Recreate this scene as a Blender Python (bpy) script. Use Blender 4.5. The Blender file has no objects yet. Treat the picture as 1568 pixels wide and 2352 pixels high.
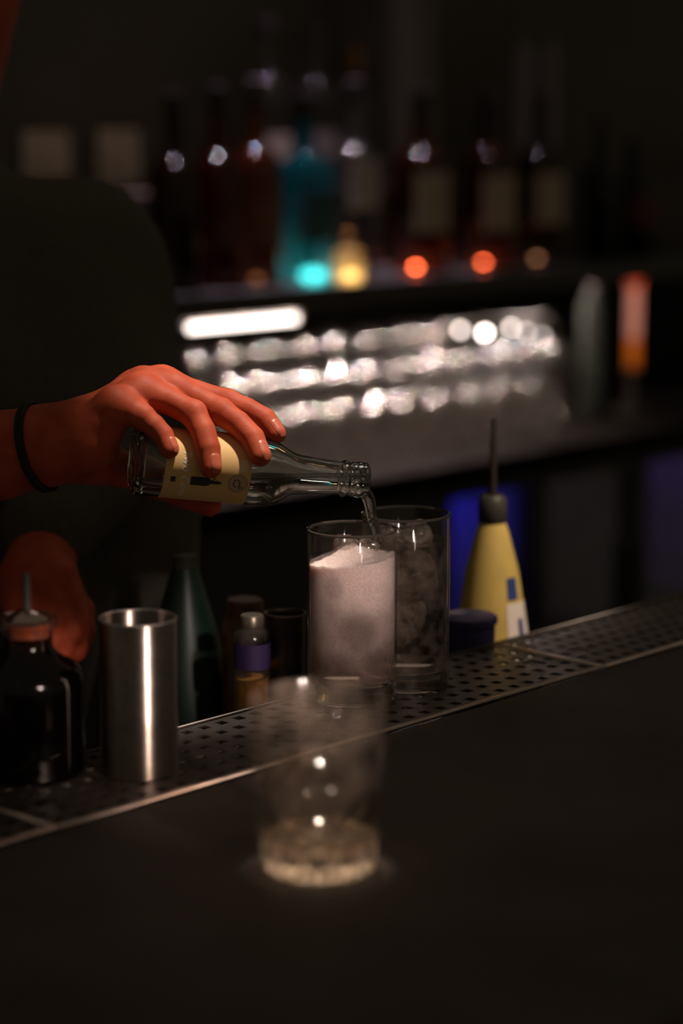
import bpy, bmesh, math, random
import numpy as np
from mathutils import Vector, Matrix, noise

# ------------------------------------------------------------------ camera, world, lights
W, H, F = 1568.0, 2352.0, 5150.0            # frame and focal length in pixels
BAR = 1.05                                  # height of the bar top
CAMZ = BAR + 0.407
PITCH = math.atan((1176 - 265) / F)
col = bpy.context.scene.collection
scene = bpy.context.scene

cd = bpy.data.cameras.new('camera')
cam = bpy.data.objects.new('camera', cd)
col.objects.link(cam)
cam.location = (0, 0, CAMZ)
cam.rotation_euler = (math.pi / 2 - PITCH, 0, 0)
cd.sensor_fit = 'VERTICAL'
cd.sensor_height = 36.0
cd.sensor_width = 24.0
cd.lens = F / H * 36.0
cd.clip_start = 0.05
cd.clip_end = 50
cd.dof.use_dof = True
cd.dof.focus_distance = 1.56
cd.dof.aperture_fstop = 2.75
scene.camera = cam
CM = Matrix.Translation(cam.location) @ cam.rotation_euler.to_matrix().to_4x4()

world = bpy.data.worlds.new('world')
scene.world = world
world.use_nodes = True
world.node_tree.nodes['Background'].inputs[0].default_value = (1.0, 0.84, 0.58, 1)
world.node_tree.nodes['Background'].inputs[1].default_value = 0.070

scene.view_settings.view_transform = 'Standard'
scene.view_settings.look = 'None'
scene.view_settings.exposure = 0.0
scene.view_settings.gamma = 1.0
scene.view_settings.use_curve_mapping = False
scene.cycles.use_adaptive_sampling = False
scene.cycles.use_denoising = True
scene.cycles.max_bounces = 12
scene.cycles.transparent_max_bounces = 24
scene.cycles.sample_clamp_indirect = 8.0

TH = math.radians(43.1)
B = Vector((math.sin(TH), math.cos(TH), 0))     # along the bar, away to the right
N = Vector((-math.cos(TH), math.sin(TH), 0))    # across the bar, towards the bartender


def bar(s, n, z=0.0):
    v = B * s + N * n
    return Vector((v.x, v.y, z))


def ray(px, py):
    return (CM.to_3x3() @ Vector(((px - W / 2) / F, -(py - H / 2) / F, -1.0)))


def at_d(px, py, d):
    return Vector(cam.location) + ray(px, py) * d


def at_z(px, py, z):
    r = ray(px, py)
    return Vector(cam.location) + r * ((z - CAMZ) / r.z)


def at_n(px, py, n):
    r = ray(px, py)
    return Vector(cam.location) + r * (n / r.dot(N))


def s_at(px, n):
    return at_n(px, 700, n).dot(B)


def light(name, kind, loc, energy, color, target=None, **kw):
    d = bpy.data.lights.new(name, kind)
    d.energy = energy
    d.color = color
    for k, v in kw.items():
        setattr(d, k, v)
    o = bpy.data.objects.new(name, d)
    col.objects.link(o)
    o.location = loc
    if target is not None:
        o.rotation_euler = (Vector(target) - Vector(loc)).to_track_quat('-Z', 'Y').to_euler()
    return o


HAND = at_d(535, 1000, 1.560)
KEY = HAND + Vector((0.24, -0.02, 0.86))
light('pendant_spot', 'SPOT', KEY, 54.0, (1.0, 0.84, 0.70), HAND, spot_size=math.radians(14), spot_blend=0.6, shadow_soft_size=0.018)
light('guest_side_lamp', 'POINT', (0.66, 0.08, 1.66), 1.0, (1.0, 0.74, 0.60), shadow_soft_size=0.055)
for px_ in (430, 640, 850, 1080):
    s_ = s_at(px_, 2.30)
    light('shelf_downlight', 'SPOT', bar(s_, 2.40, 2.75), 150.0 if px_ < 900 else 30.0, (1.0, 0.72, 0.90), bar(s_, 2.345, 1.3), spot_size=math.radians(19), spot_blend=0.5, shadow_soft_size=0.028)
ROCKS = at_z(733, 1992, BAR)
light('tumbler_base_fill', 'SPOT', ROCKS + Vector((0.03, 0.16, 1.20)), 230.0, (1.0, 0.84, 0.70), ROCKS + Vector((0, 0, 0.010)), spot_size=math.radians(2.5), spot_blend=0.25, shadow_soft_size=0.02)  # narrow spot added to brighten only the tumbler's base
TIN = at_z(322, 1770, BAR) + Vector((0, 0, 0.05))
light('jigger_glint_fill', 'SPOT', (0.66, 0.08, 1.66), 230.0, (1.0, 0.76, 0.64), TIN, spot_size=math.radians(5.2), spot_blend=0.4, shadow_soft_size=0.055)  # added in line with the guest side lamp to strengthen the jigger's glint
FIZZ = at_z(840, 1596, BAR) + Vector((0, 0, 0.064))
light('glass_pin_spot', 'SPOT', (0.50, 0.22, 1.66), 53.0, (1.0, 0.82, 0.74), FIZZ, spot_size=math.radians(6.6), spot_blend=0.6, shadow_soft_size=0.03)
STOP = at_z(80, 1772, BAR) + Vector((0, 0, 0.085))
light('stopper_glint_fill', 'SPOT', (0.50, 0.05, 1.72), 9.0, (1.0, 0.80, 0.78), STOP, spot_size=math.radians(3.4), spot_blend=0.4, shadow_soft_size=0.03)  # narrow spot added for glints on the stopper bottle
YB = at_d(1150, 1330, 1.86)
light('juice_bottle_fill', 'SPOT', YB + Vector((0.42, -0.30, 0.75)), 30.0, (1.0, 0.80, 0.62), YB, spot_size=math.radians(15), spot_blend=0.5, shadow_soft_size=0.03)  # unseen spot added to brighten the yellow juice bottle
light('bar_sheen_fill', 'AREA', bar(2.3, 2.0, 2.75), 0.9, (1.0, 0.80, 0.72), bar(0.9, 0.8, 1.05), size=0.7)  # unseen area light added for a faint sheen on the bar top

# ------------------------------------------------------------------ helpers


def tag(o, label=None, cat=None, group=None, kind=None):
    if label: o['label'] = label
    if cat: o['category'] = cat
    if group: o['group'] = group
    if kind: o['kind'] = kind
    return o


def empty(name, loc, label=None, cat=None, group=None, rot=None):
    o = bpy.data.objects.new(name, None)
    o.empty_display_size = 0.02
    col.objects.link(o)
    o.location = loc
    if rot is not None: o.rotation_euler = rot
    return tag(o, label, cat, group)


def link(name, me, m=None, parent=None, smooth=False, loc=None):
    o = bpy.data.objects.new(name, me)
    col.objects.link(o)
    if m is not None:
        me.materials.clear()
        me.materials.append(m)
    if smooth:
        me.polygons.foreach_set('use_smooth', [True] * len(me.polygons))
    if parent is not None: o.parent = parent
    if loc is not None: o.location = loc
    return o


def bmobj(name, bm, m=None, parent=None, smooth=False, loc=None):
    bmesh.ops.recalc_face_normals(bm, faces=bm.faces)
    me = bpy.data.meshes.new(name)
    bm.to_mesh(me)
    bm.free()
    return link(name, me, m, parent, smooth, loc)


def auto_smooth(o, deg=35):
    me = o.data
    bm = bmesh.new(); bm.from_mesh(me)
    for f in bm.faces: f.smooth = True
    for e in bm.edges:
        if len(e.link_faces) == 2 and e.calc_face_angle(0) > math.radians(deg): e.smooth = False
    bm.to_mesh(me); bm.free()
    return o


def lathe_bm(profile, seg=48, closed=True, bm=None, off=(0, 0, 0)):
    """profile: list of (r, z); closed joins last to first when both off-axis"""
    bm = bm or bmesh.new()
    rings = []
    for r, z in profile:
        if r < 1e-6:
            rings.append([bm.verts.new((off[0], off[1], off[2] + z))])
        else:
            rings.append([bm.verts.new((off[0] + r * math.cos(2 * math.pi * i / seg), off[1] + r * math.sin(2 * math.pi * i / seg), off[2] + z)) for i in range(seg)])
    pairs = list(zip(rings[:-1], rings[1:]))
    if closed and len(rings[0]) > 1 and len(rings[-1]) > 1: pairs.append((rings[-1], rings[0]))
    for a, b in pairs:
        for i in range(seg):
            j = (i + 1) % seg
            if len(a) == 1 and len(b) == 1: continue
            if len(a) == 1: bm.faces.new((a[0], b[j], b[i]))
            elif len(b) == 1: bm.faces.new((a[i], a[j], b[0]))
            else: bm.faces.new((a[i], a[j], b[j], b[i]))
    return bm


def lathe(name, profile, m, parent=None, seg=48, closed=True, loc=None, sharp=40):
    o = bmobj(name, lathe_bm(profile, seg, closed), m, parent, True, loc)
    return auto_smooth(o, sharp)


def box_bm(c, sx, sy, sz, bm=None, ax=None, ay=None, bevel=0.0):
    """box around c with half sizes along ax, ay, z"""
    b2 = bmesh.new()
    ax = Vector(ax) if ax is not None else Vector((1, 0, 0))
    ay = Vector(ay) if ay is not None else Vector((0, 1, 0))
    vs = []
    for k in (-1, 1):
        for i, j in ((-1, -1), (1, -1), (1, 1), (-1, 1)):
            vs.append(b2.verts.new(Vector(c) + ax * (i * sx) + ay * (j * sy) + Vector((0, 0, k * sz))))
    for q in ((3, 2, 1, 0), (4, 5, 6, 7), (0, 1, 5, 4), (1, 2, 6, 5), (2, 3, 7, 6), (3, 0, 4, 7)):
        b2.faces.new([vs[x] for x in q])
    if bevel > 0:
        bmesh.ops.bevel(b2, geom=list(b2.edges), offset=bevel, segments=2, affect='EDGES', profile=0.5)
    if bm is None:
        return b2
    me = bpy.data.meshes.new('tmp'); b2.to_mesh(me); b2.free(); bm.from_mesh(me); bpy.data.meshes.remove(me)
    return bm


def barbox(s0, s1, n0, n1, z0, z1, bm=None, bevel=0.0):
    return box_bm(bar((s0 + s1) / 2, (n0 + n1) / 2, (z0 + z1) / 2), (s1 - s0) / 2, (n1 - n0) / 2, (z1 - z0) / 2, bm, B, N, bevel)


def tube_bm(pts, radii, seg=12, bm=None, caps=True):
    bm = bm or bmesh.new()
    pts = [Vector(p) for p in pts]
    if not hasattr(radii, '__len__'): radii = [radii] * len(pts)
    up = Vector((0.123, 0.31, 0.94)).normalized()
    rings = []
    for i, p in enumerate(pts):
        t = (pts[min(i + 1, len(pts) - 1)] - pts[max(i - 1, 0)]).normalized()
        u = up - t * up.dot(t)
        if u.length < 1e-4: u = Vector((1, 0, 0)) - t * t.x
        u.normalize(); up = u
        v = t.cross(u)
        rings.append([bm.verts.new(p + (u * math.cos(a) + v * math.sin(a)) * radii[i]) for a in [2 * math.pi * k / seg for k in range(seg)]])
    for a, b in zip(rings[:-1], rings[1:]):
        for i in range(seg):
            j = (i + 1) % seg
            bm.faces.new((a[i], a[j], b[j], b[i]))
    if caps:
        bm.faces.new(list(reversed(rings[0]))); bm.faces.new(rings[-1])
    return bm


def copy_tree(o, parent=None):
    c = o.copy()
    col.objects.link(c)
    if parent is not None: c.parent = parent
    for ch in list(o.children): copy_tree(ch, c)
    return c

# ------------------------------------------------------------------ materials


class NT:
    def __init__(self, name):
        self.m = bpy.data.materials.new(name)
        self.m.use_nodes = True
        self.t = self.m.node_tree
        self.t.nodes.clear()
        self.out = self.t.nodes.new('ShaderNodeOutputMaterial')

    def n(self, kind, **kw):
        nd = self.t.nodes.new(kind)
        for k, v in kw.items():
            if k.startswith('i_'):
                key = k[2:].replace('_', ' ')
                nd.inputs[key].default_value = v
            else:
                setattr(nd, k, v)
        return nd

    def l(self, a, b):
        self.t.links.new(a, b)

    def noise_fac(self, scale, detail=4, lo=0.35, hi=0.65, coord='Object'):
        tc = self.n('ShaderNodeTexCoord')
        nz = self.n('ShaderNodeTexNoise')
        nz.inputs['Scale'].default_value = scale
        nz.inputs['Detail'].default_value = detail
        self.l(tc.outputs[coord], nz.inputs['Vector'])
        mr = self.n('ShaderNodeMapRange')
        mr.inputs['From Min'].default_value = lo
        mr.inputs['From Max'].default_value = hi
        self.l(nz.outputs['Fac'], mr.inputs['Value'])
        return mr.outputs['Result'], nz


def mat(name, c, rough=0.5, metal=0.0, c2=None, scale=30.0, bump=0.0, spec=0.5, coat=0.0, sss=0.0, trans=0.0, ior=1.45, emit=None, estr=0.0, aniso=0.0):
    nt = NT(name)
    p = nt.n('ShaderNodeBsdfPrincipled')
    p.inputs['Base Color'].default_value = (*c, 1)
    p.inputs['Roughness'].default_value = rough
    p.inputs['Metallic'].default_value = metal
    p.inputs['Specular IOR Level'].default_value = spec
    p.inputs['Coat Weight'].default_value = coat
    p.inputs['IOR'].default_value = ior
    p.inputs['Transmission Weight'].default_value = trans
    if sss:
        p.inputs['Subsurface Weight'].default_value = sss
        p.inputs['Subsurface Radius'].default_value = (0.006, 0.002, 0.001)
        p.inputs['Subsurface Scale'].default_value = 1.0
    if emit:
        p.inputs['Emission Color'].default_value = (*emit, 1)
        p.inputs['Emission Strength'].default_value = estr
    if aniso:
        p.inputs['Anisotropic'].default_value = aniso
        p.inputs['Anisotropic Rotation'].default_value = 0.25
        tg = nt.n('ShaderNodeTangent', direction_type='RADIAL', axis='Z')
        nt.l(tg.outputs[0], p.inputs['Tangent'])
    c2 = c2 or tuple(x * 0.8 for x in c)
    fac, nz = nt.noise_fac(scale)
    mx = nt.n('ShaderNodeMix', data_type='RGBA')
    mx.inputs['A'].default_value = (*c, 1)
    mx.inputs['B'].default_value = (*c2, 1)
    nt.l(fac, mx.inputs['Factor'])
    nt.l(mx.outputs['Result'], p.inputs['Base Color'])
    if bump:
        bp = nt.n('ShaderNodeBump')
        bp.inputs['Strength'].default_value = bump
        bp.inputs['Distance'].default_value = 0.001
        nt.l(nz.outputs['Fac'], bp.inputs['Height'])
        nt.l(bp.outputs['Normal'], p.inputs['Normal'])
    nt.l(p.outputs[0], nt.out.inputs[0])
    return nt.m


def schlick(nt, f0=0.04):
    lw = nt.n('ShaderNodeLayerWeight'); lw.inputs['Blend'].default_value = 0.5
    pw = nt.n('ShaderNodeMath', operation='POWER'); pw.inputs[1].default_value = 5.0
    nt.l(lw.outputs['Facing'], pw.inputs[0])
    ma = nt.n('ShaderNodeMath', operation='MULTIPLY_ADD'); ma.inputs[1].default_value = 1 - f0; ma.inputs[2].default_value = f0
    nt.l(pw.outputs[0], ma.inputs[0])
    return ma.outputs[0]


def thin_glass(name, tint=(0.97, 0.97, 0.97), rough=0.03, haze=0.0, hcol=(0.8, 0.75, 0.7), refl=1.0, hscale=40, hlo=0.4, hhi=0.65, f0=0.04):
    """a thin wall of glass: light passes straight through, the surface mirrors by Fresnel, an uneven diffuse share is added so the glass catches light"""
    nt = NT(name)
    tr = nt.n('ShaderNodeBsdfTransparent'); tr.inputs[0].default_value = (*tint, 1)
    gl = nt.n('ShaderNodeBsdfGlossy'); gl.inputs['Roughness'].default_value = rough
    gl.inputs['Color'].default_value = (refl, refl, refl, 1)
    ms = nt.n('ShaderNodeMixShader')
    nt.l(schlick(nt, f0), ms.inputs[0]); nt.l(tr.outputs[0], ms.inputs[1]); nt.l(gl.outputs[0], ms.inputs[2])
    res = ms.outputs[0]
    if haze > 0:
        df = nt.n('ShaderNodeBsdfDiffuse'); df.inputs[0].default_value = (*hcol, 1)
        tl = nt.n('ShaderNodeBsdfTranslucent'); tl.inputs[0].default_value = (*hcol, 1)
        m0 = nt.n('ShaderNodeMixShader'); m0.inputs[0].default_value = 0.5
        nt.l(df.outputs[0], m0.inputs[1]); nt.l(tl.outputs[0], m0.inputs[2])
        fac, _ = nt.noise_fac(hscale, 5, hlo, hhi)
        mu = nt.n('ShaderNodeMath', operation='MULTIPLY'); mu.inputs[1].default_value = haze
        nt.l(fac, mu.inputs[0])
        m2 = nt.n('ShaderNodeMixShader')
        nt.l(mu.outputs[0], m2.inputs[0]); nt.l(res, m2.inputs[1]); nt.l(m0.outputs[0], m2.inputs[2])
        res = m2.outputs[0]
    nt.l(res, nt.out.inputs[0])
    return nt.m


def solid_glass(name, c=(1, 1, 1), rough=0.0, ior=1.47):
    nt = NT(name)
    g = nt.n('ShaderNodeBsdfGlass')
    g.inputs['Color'].default_value = (*c, 1); g.inputs['Roughness'].default_value = rough; g.inputs['IOR'].default_value = ior
    fac, _ = nt.noise_fac(60, 3)
    mr = nt.n('ShaderNodeMapRange'); mr.inputs['To Min'].default_value = rough; mr.inputs['To Max'].default_value = rough + 0.015
    nt.l(fac, mr.inputs['Value']); nt.l(mr.outputs['Result'], g.inputs['Roughness'])
    nt.l(g.outputs[0], nt.out.inputs[0])
    return nt.m


def tinted_glass(name, c, rough=0.12, solid=0.5):
    """coloured bottle glass with its liquid: lets light bleed through and has a glossy skin"""
    nt = NT(name)
    tl = nt.n('ShaderNodeBsdfTranslucent'); tl.inputs[0].default_value = (*c, 1)
    tr = nt.n('ShaderNodeBsdfTransparent'); tr.inputs[0].default_value = (*c, 1)
    fac, _ = nt.noise_fac(25, 3)
    mr = nt.n('ShaderNodeMapRange'); mr.inputs['To Min'].default_value = solid; mr.inputs['To Max'].default_value = min(1, solid + 0.15)
    nt.l(fac, mr.inputs['Value'])
    m0 = nt.n('ShaderNodeMixShader')
    nt.l(mr.outputs['Result'], m0.inputs[0]); nt.l(tr.outputs[0], m0.inputs[1]); nt.l(tl.outputs[0], m0.inputs[2])
    gl = nt.n('ShaderNodeBsdfGlossy'); gl.inputs['Roughness'].default_value = rough
    ms = nt.n('ShaderNodeMixShader')
    nt.l(schlick(nt), ms.inputs[0]); nt.l(m0.outputs[0], ms.inputs[1]); nt.l(gl.outputs[0], ms.inputs[2])
    nt.l(ms.outputs[0], nt.out.inputs[0])
    return nt.m


def emitter(name, c, s):
    nt = NT(name)
    e = nt.n('ShaderNodeEmission'); e.inputs[0].default_value = (*c, 1); e.inputs[1].default_value = s
    nt.l(e.outputs[0], nt.out.inputs[0])
    return nt.m


M_STONE = mat('dark_stone', (0.046, 0.036, 0.030), 0.70, c2=(0.068, 0.053, 0.045), scale=9, bump=0.10, spec=0.2)
M_STEEL = mat('brushed_steel', (0.62, 0.58, 0.55), 0.34, 1.0, scale=90)
M_TIN = mat('brushed_tin', (0.42, 0.37, 0.34), 0.40, 1.0, scale=120, aniso=1.0)
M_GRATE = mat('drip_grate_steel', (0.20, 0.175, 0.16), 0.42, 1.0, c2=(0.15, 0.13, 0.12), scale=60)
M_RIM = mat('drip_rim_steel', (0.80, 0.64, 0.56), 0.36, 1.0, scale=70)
M_BLACKMETAL = mat('black_metal', (0.060, 0.052, 0.042), 0.55, 0.2)
M_BLACKPLASTIC = mat('black_plastic', (0.050, 0.044, 0.036), 0.5)
M_DARKWOOD = mat('dark_wood', (0.045, 0.03, 0.022), 0.5, c2=(0.03, 0.02, 0.015), scale=14)
M_WALL = mat('dark_wall', (0.09, 0.08, 0.068), 0.9, c2=(0.075, 0.067, 0.058), scale=5)
M_FLOOR = mat('dark_floor', (0.12, 0.10, 0.09), 0.7, scale=6)
M_SHIRT = mat('black_shirt', (0.085, 0.075, 0.060), 0.95, c2=(0.07, 0.062, 0.05), scale=220, bump=0.2, spec=0.1)
M_TROUSER = mat('black_trousers', (0.05, 0.048, 0.046), 0.95, scale=200, spec=0.1)
M_SKIN = mat('skin', (0.46, 0.082, 0.034), 0.60, c2=(0.36, 0.056, 0.022), scale=70, bump=0.5, sss=0.06, spec=0.28)
M_NAIL = mat('nail', (0.50, 0.125, 0.07), 0.36, c2=(0.44, 0.10, 0.055), scale=100)
M_HAIR = mat('dark_hair', (0.02, 0.014, 0.01), 0.6, scale=150, bump=0.5)
M_EYE = mat('eye', (0.55, 0.5, 0.46), 0.2)
M_BRAID = mat('black_braid', (0.012, 0.011, 0.012), 0.7, scale=400, bump=0.3)
M_WALLGLASS = thin_glass('clear_glass_wall', (0.985, 0.98, 0.97), 0.02)
M_BASEGLASS = solid_glass('thick_base_glass', (1, 0.98, 0.95), 0.10)
M_BOTTLEGLASS = solid_glass('clear_bottle_glass', (0.97, 0.99, 0.97), 0.0, 1.5)
M_TONIC = solid_glass('tonic_water', (1, 1, 1), 0.0, 1.333)
M_LABEL = mat('tan_paper_label', (0.72, 0.47, 0.20), 0.62, c2=(0.66, 0.42, 0.17), scale=160, spec=0.3)
M_PRINT_WHITE = mat('pale_print', (0.95, 0.86, 0.78), 0.5)
M_PRINT_DARK = mat('dark_print', (0.035, 0.027, 0.02), 0.6)
M_PRINT_GREY = mat('grey_print', (0.30, 0.20, 0.13), 0.6)
M_ICE = thin_glass('ice', (0.93, 0.92, 0.90), 0.08, 0.62, (0.62, 0.50, 0.44), hscale=130, hlo=0.3, hhi=0.7)

# ------------------------------------------------------------------ signed-distance modelling (bodies)


def cap(P, a, b, ra, rb):
    a = np.asarray(a, np.float32); b = np.asarray(b, np.float32)
    ab = b - a
    t = np.clip(((P - a) @ ab) / max(float(ab @ ab), 1e-9), 0, 1)
    d = P - a - t[..., None] * ab
    return np.sqrt((d * d).sum(-1)) - (ra + (rb - ra) * t)


def ell(P, c, r):
    q = (P - np.asarray(c, np.float32)) / np.asarray(r, np.float32)
    k = np.sqrt((q * q).sum(-1))
    return (k - 1.0) * min(r)


def smin(a, b, k):
    h = np.maximum(k - np.abs(a - b), 0.0) / k
    return np.minimum(a, b) - h * h * k * 0.25


def chain(P, pts, k):
    d = None
    for (a, ra), (b, rb) in zip(pts[:-1], pts[1:]):
        c = cap(P, a, b, ra, rb)
        d = c if d is None else smin(d, c, k)
    return d


def nets(fn, lo, hi, h):
    """surface nets of fn over a box; returns verts, quads"""
    lo = np.asarray(lo, np.float32); hi = np.asarray(hi, np.float32)
    n = np.ceil((hi - lo) / h).astype(int) + 1
    g = [lo[i] + h * np.arange(n[i], dtype=np.float32) for i in range(3)]
    V = np.empty(tuple(n), np.float32)
    step = max(1, int(600000 / (n[1] * n[2])))
    for i in range(0, n[0], step):
        P = np.stack(np.meshgrid(g[0][i:i + step], g[1], g[2], indexing='ij'), -1)
        V[i:i + step] = fn(P)
    S = V < 0
    nc = n - 1
    acc = np.zeros((*nc, 3), np.float32); cnt = np.zeros(tuple(nc), np.float32)

    def sl(o):
        return tuple(slice(o[i], o[i] + nc[i]) for i in range(3))
    for ax in range(3):
        for u in (0, 1):
            for v in (0, 1):
                o0 = [0, 0, 0]; others = [k for k in range(3) if k != ax]
                o0[others[0]] = u; o0[others[1]] = v
                o1 = list(o0); o1[ax] = 1
                a, b = V[sl(o0)], V[sl(o1)]
                cross = (a < 0) != (b < 0)
                t = np.where(cross, a / np.where(cross, a - b, 1), 0)
                for k in range(3):
                    acc[..., k] += np.where(cross, (o0[k] + (t if k == ax else 0)), 0)
                cnt += cross
    act = cnt > 0
    idx = -np.ones(tuple(nc), np.int64)
    idx[act] = np.arange(act.sum())
    ijk = np.argwhere(act)
    verts = lo + h * (ijk + acc[act] / cnt[act][:, None])
    quads = []
    for ax in range(3):
        o1, o2 = [(1, 2), (2, 0), (0, 1)][ax]
        sh0 = [slice(None)] * 3; sh1 = [slice(None)] * 3
        sh0[ax] = slice(0, n[ax] - 1); sh1[ax] = slice(1, n[ax])
        a, b = S[tuple(sh0)], S[tuple(sh1)]
        e = np.argwhere(a != b)
        ok = (e[:, o1] > 0) & (e[:, o1] < n[o1] - 1) & (e[:, o2] > 0) & (e[:, o2] < n[o2] - 1)
        e = e[ok]
        inside = S[e[:, 0], e[:, 1], e[:, 2]]
        q = []
        for d1, d2 in ((-1, -1), (0, -1), (0, 0), (-1, 0)):
            c = e.copy(); c[:, o1] += d1; c[:, o2] += d2
            q.append(idx[c[:, 0], c[:, 1], c[:, 2]])
        q = np.stack(q, 1)
        q[~inside] = q[~inside][:, ::-1]
        quads.append(q)
    return verts, np.concatenate(quads)


def mesh_from(name, parts):
    vs, qs, off = [], [], 0
    for v, q in parts:
        vs.append(v); qs.append(q + off); off += len(v)
    v = np.concatenate(vs); q = np.concatenate(qs)
    me = bpy.data.meshes.new(name)
    me.from_pydata(v.tolist(), [], q.tolist())
    me.update()
    return me

# ------------------------------------------------------------------ the setting


def struct(name, bm, m):
    o = bmobj(name, bm, m)
    o['kind'] = 'structure'
    return o


N_FRONT, N_BACK = None, None
pF = at_z(582, 1757.5, BAR + 0.003); N_FRONT = pF.dot(N)
pB = at_z(1036, 1496, BAR + 0.003); N_BACK = pB.dot(N)
N_EDGE = at_z(1500, 2352, BAR).dot(N)
N_CNT = at_n(850, 1100, 2.107).dot(N)       # front of the back counter
N_WALL = 2.64
S0, S1 = -0.6, 5.2

struct('floor', barbox(S0, S1, -0.6, N_WALL, -0.04, 0.0), M_FLOOR)
struct('wall_back', barbox(S0, S1, N_WALL, N_WALL + 0.1, 0.0, 2.9), M_WALL)
s_post = s_at(935, 2.52)
struct('pillar_back', barbox(s_post - 0.052, s_post + 0.052, 2.5, N_WALL - 0.001, 1.262, 2.9, bevel=0.004), mat('pillar_paint', (0.13, 0.115, 0.10), 0.8, scale=8))

# the bar
bar_root = empty('bar_counter', bar(1.2, 0.8, 0), 'long dark stone bar counter running diagonally across the whole foreground', 'bar counter')
bar_inv = Matrix.Translation(-bar_root.location)


def child(name, bm, m, root, smooth=False):
    bmesh.ops.transform(bm, matrix=Matrix.Translation(-Vector(root.location)), verts=bm.verts)
    return bmobj(name, bm, m, root, smooth)


child('countertop', barbox(0.0, 3.4, N_EDGE, N_FRONT - 0.004, BAR - 0.04, BAR, bevel=0.003), M_STONE, bar_root)
child('front_panel', barbox(0.0, 3.4, N_EDGE + 0.05, N_EDGE + 0.08, 0.0, BAR - 0.041), M_DARKWOOD, bar_root)
child('tray_ledge', barbox(0.0, 3.4, N_FRONT - 0.004, N_BACK, BAR - 0.06, BAR - 0.032), M_BLACKMETAL, bar_root)

# bartender's lower worktop
WZ = BAR - 0.085
wt = empty('bartender_worktop', bar(1.2, N_BACK + 0.1, 0), 'dark steel worktop on the bartender side, lower than the bar top', 'worktop')
child('top', barbox(0.0, 3.4, N_BACK + 0.002, N_BACK + 0.20, WZ - 0.03, WZ, bevel=0.002), M_BLACKMETAL, wt)
child('back_panel', barbox(0.0, 3.4, N_BACK + 0.004, N_BACK + 0.03, 0.0, WZ - 0.031), M_BLACKMETAL, wt)
child('toe_panel', barbox(0.0, 3.4, N_BACK + 0.14, N_BACK + 0.16, 0.0, WZ - 0.031), M_BLACKMETAL, wt)

# ------------------------------------------------------------------ perforated drip trays along the bar
sL = at_z(101, 1892, BAR).dot(B)
sR = at_z(1366, 1526, BAR).dot(B)
SEC = sR - sL
TN = N_BACK - N_FRONT


def grate_mesh(big):
    bm = bmesh.new()
    L = SEC - 0.006; wd = TN - 0.007
    nr = 6; nc = max(8, int(round(L / (wd / nr))))
    cs, cn = L / nc, wd / nr
    th = 0.0016
    for i in range(nc):
        for j in range(nr):
            cx, cy = (i + 0.5) * cs, (j + 0.5) * cn
            a = 0.0037 if (i, j) not in big else 0.0072
            o = [(cx - cs / 2, cy - cn / 2), (cx + cs / 2, cy - cn / 2), (cx + cs / 2, cy + cn / 2), (cx - cs / 2, cy + cn / 2)]
            k = [(cx - a, cy - a), (cx + a, cy - a), (cx + a, cy + a), (cx - a, cy + a)]
            if (i, j) in big:
                k = [(cx - a * 1.05, cy - a), (cx + a * 1.05, cy - a), (cx + a * 1.05, cy + a), (cx - a * 1.05, cy + a)]
            ov = [bm.verts.new((x, y, 0)) for x, y in o]
            kv = [bm.verts.new((x, y, 0)) for x, y in k]
            kb = [bm.verts.new((x, y, -th)) for x, y in k]
            ob = [bm.verts.new((x, y, -th)) for x, y in o]
            for q in range(4):
                r = (q + 1) % 4
                bm.faces.new((ov[q], ov[r], kv[r], kv[q]))
                bm.faces.new((kv[q], kv[r], kb[r], kb[q]))
                bm.faces.new((kb[q], kb[r], ob[r], ob[q]))
    bmesh.ops.remove_doubles(bm, verts=bm.verts, dist=1e-5)
    me = bpy.data.meshes.new('grate')
    bmesh.ops.recalc_face_normals(bm, faces=bm.faces)
    bm.to_mesh(me); bm.free()
    return me


TRAY_LABELS = ['perforated steel drip tray at the left end, under the stopper bottle',
               'perforated steel drip tray under the jigger and the two tall glasses',
               'perforated steel drip tray at the right end, beyond the cross seam']
g_me = None
for k in range(3):
    s0 = sL + (k - 1) * SEC
    t = empty('drip_tray', bar(s0, N_FRONT, BAR), TRAY_LABELS[k], 'drip tray', 'drip trays set end to end into the bar', (0, 0, math.pi / 2 - TH))
    if g_me is None:
        g_me = grate_mesh({(1, 2), (30, 2)})
        b = tube_bm([(0.0, 0.0, 0.0), (SEC, 0.0, 0.0)], 0.0017, 10)
        for v in b.verts: v.co.y *= 1.25
        f_me = bpy.data.meshes.new('front_rim'); bmesh.ops.recalc_face_normals(b, faces=b.faces); b.to_mesh(f_me); b.free()
        b = tube_bm([(0.0, TN, 0.0), (SEC, TN, 0.0)], 0.0012, 10)
        b_me = bpy.data.meshes.new('back_rim'); bmesh.ops.recalc_face_normals(b, faces=b.faces); b.to_mesh(b_me); b.free()
        b = tube_bm([(0.0008, 0.0018, -0.0003), (0.0008, TN - 0.0015, -0.0003)], 0.0011, 8)
        e_me = bpy.data.meshes.new('end_rim'); bmesh.ops.recalc_face_normals(b, faces=b.faces); b.to_mesh(e_me); b.free()
        b = box_bm((SEC / 2, TN / 2, -0.024), SEC / 2 - 0.002, TN / 2 - 0.002, 0.004)
        p_me = bpy.data.meshes.new('pan'); bmesh.ops.recalc_face_normals(b, faces=b.faces); b.to_mesh(p_me); b.free()
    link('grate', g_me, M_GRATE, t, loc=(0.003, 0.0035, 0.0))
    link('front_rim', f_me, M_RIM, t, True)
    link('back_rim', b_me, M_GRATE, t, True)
    link('end_rim', e_me, M_RIM, t, True)
    link('end_rim', e_me, M_RIM, t, True, loc=(SEC - 0.0018, 0, 0))
    link('pan', p_me, M_BLACKMETAL, t)
TOP = BAR + 0.0002       # things on the tray stand here

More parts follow.
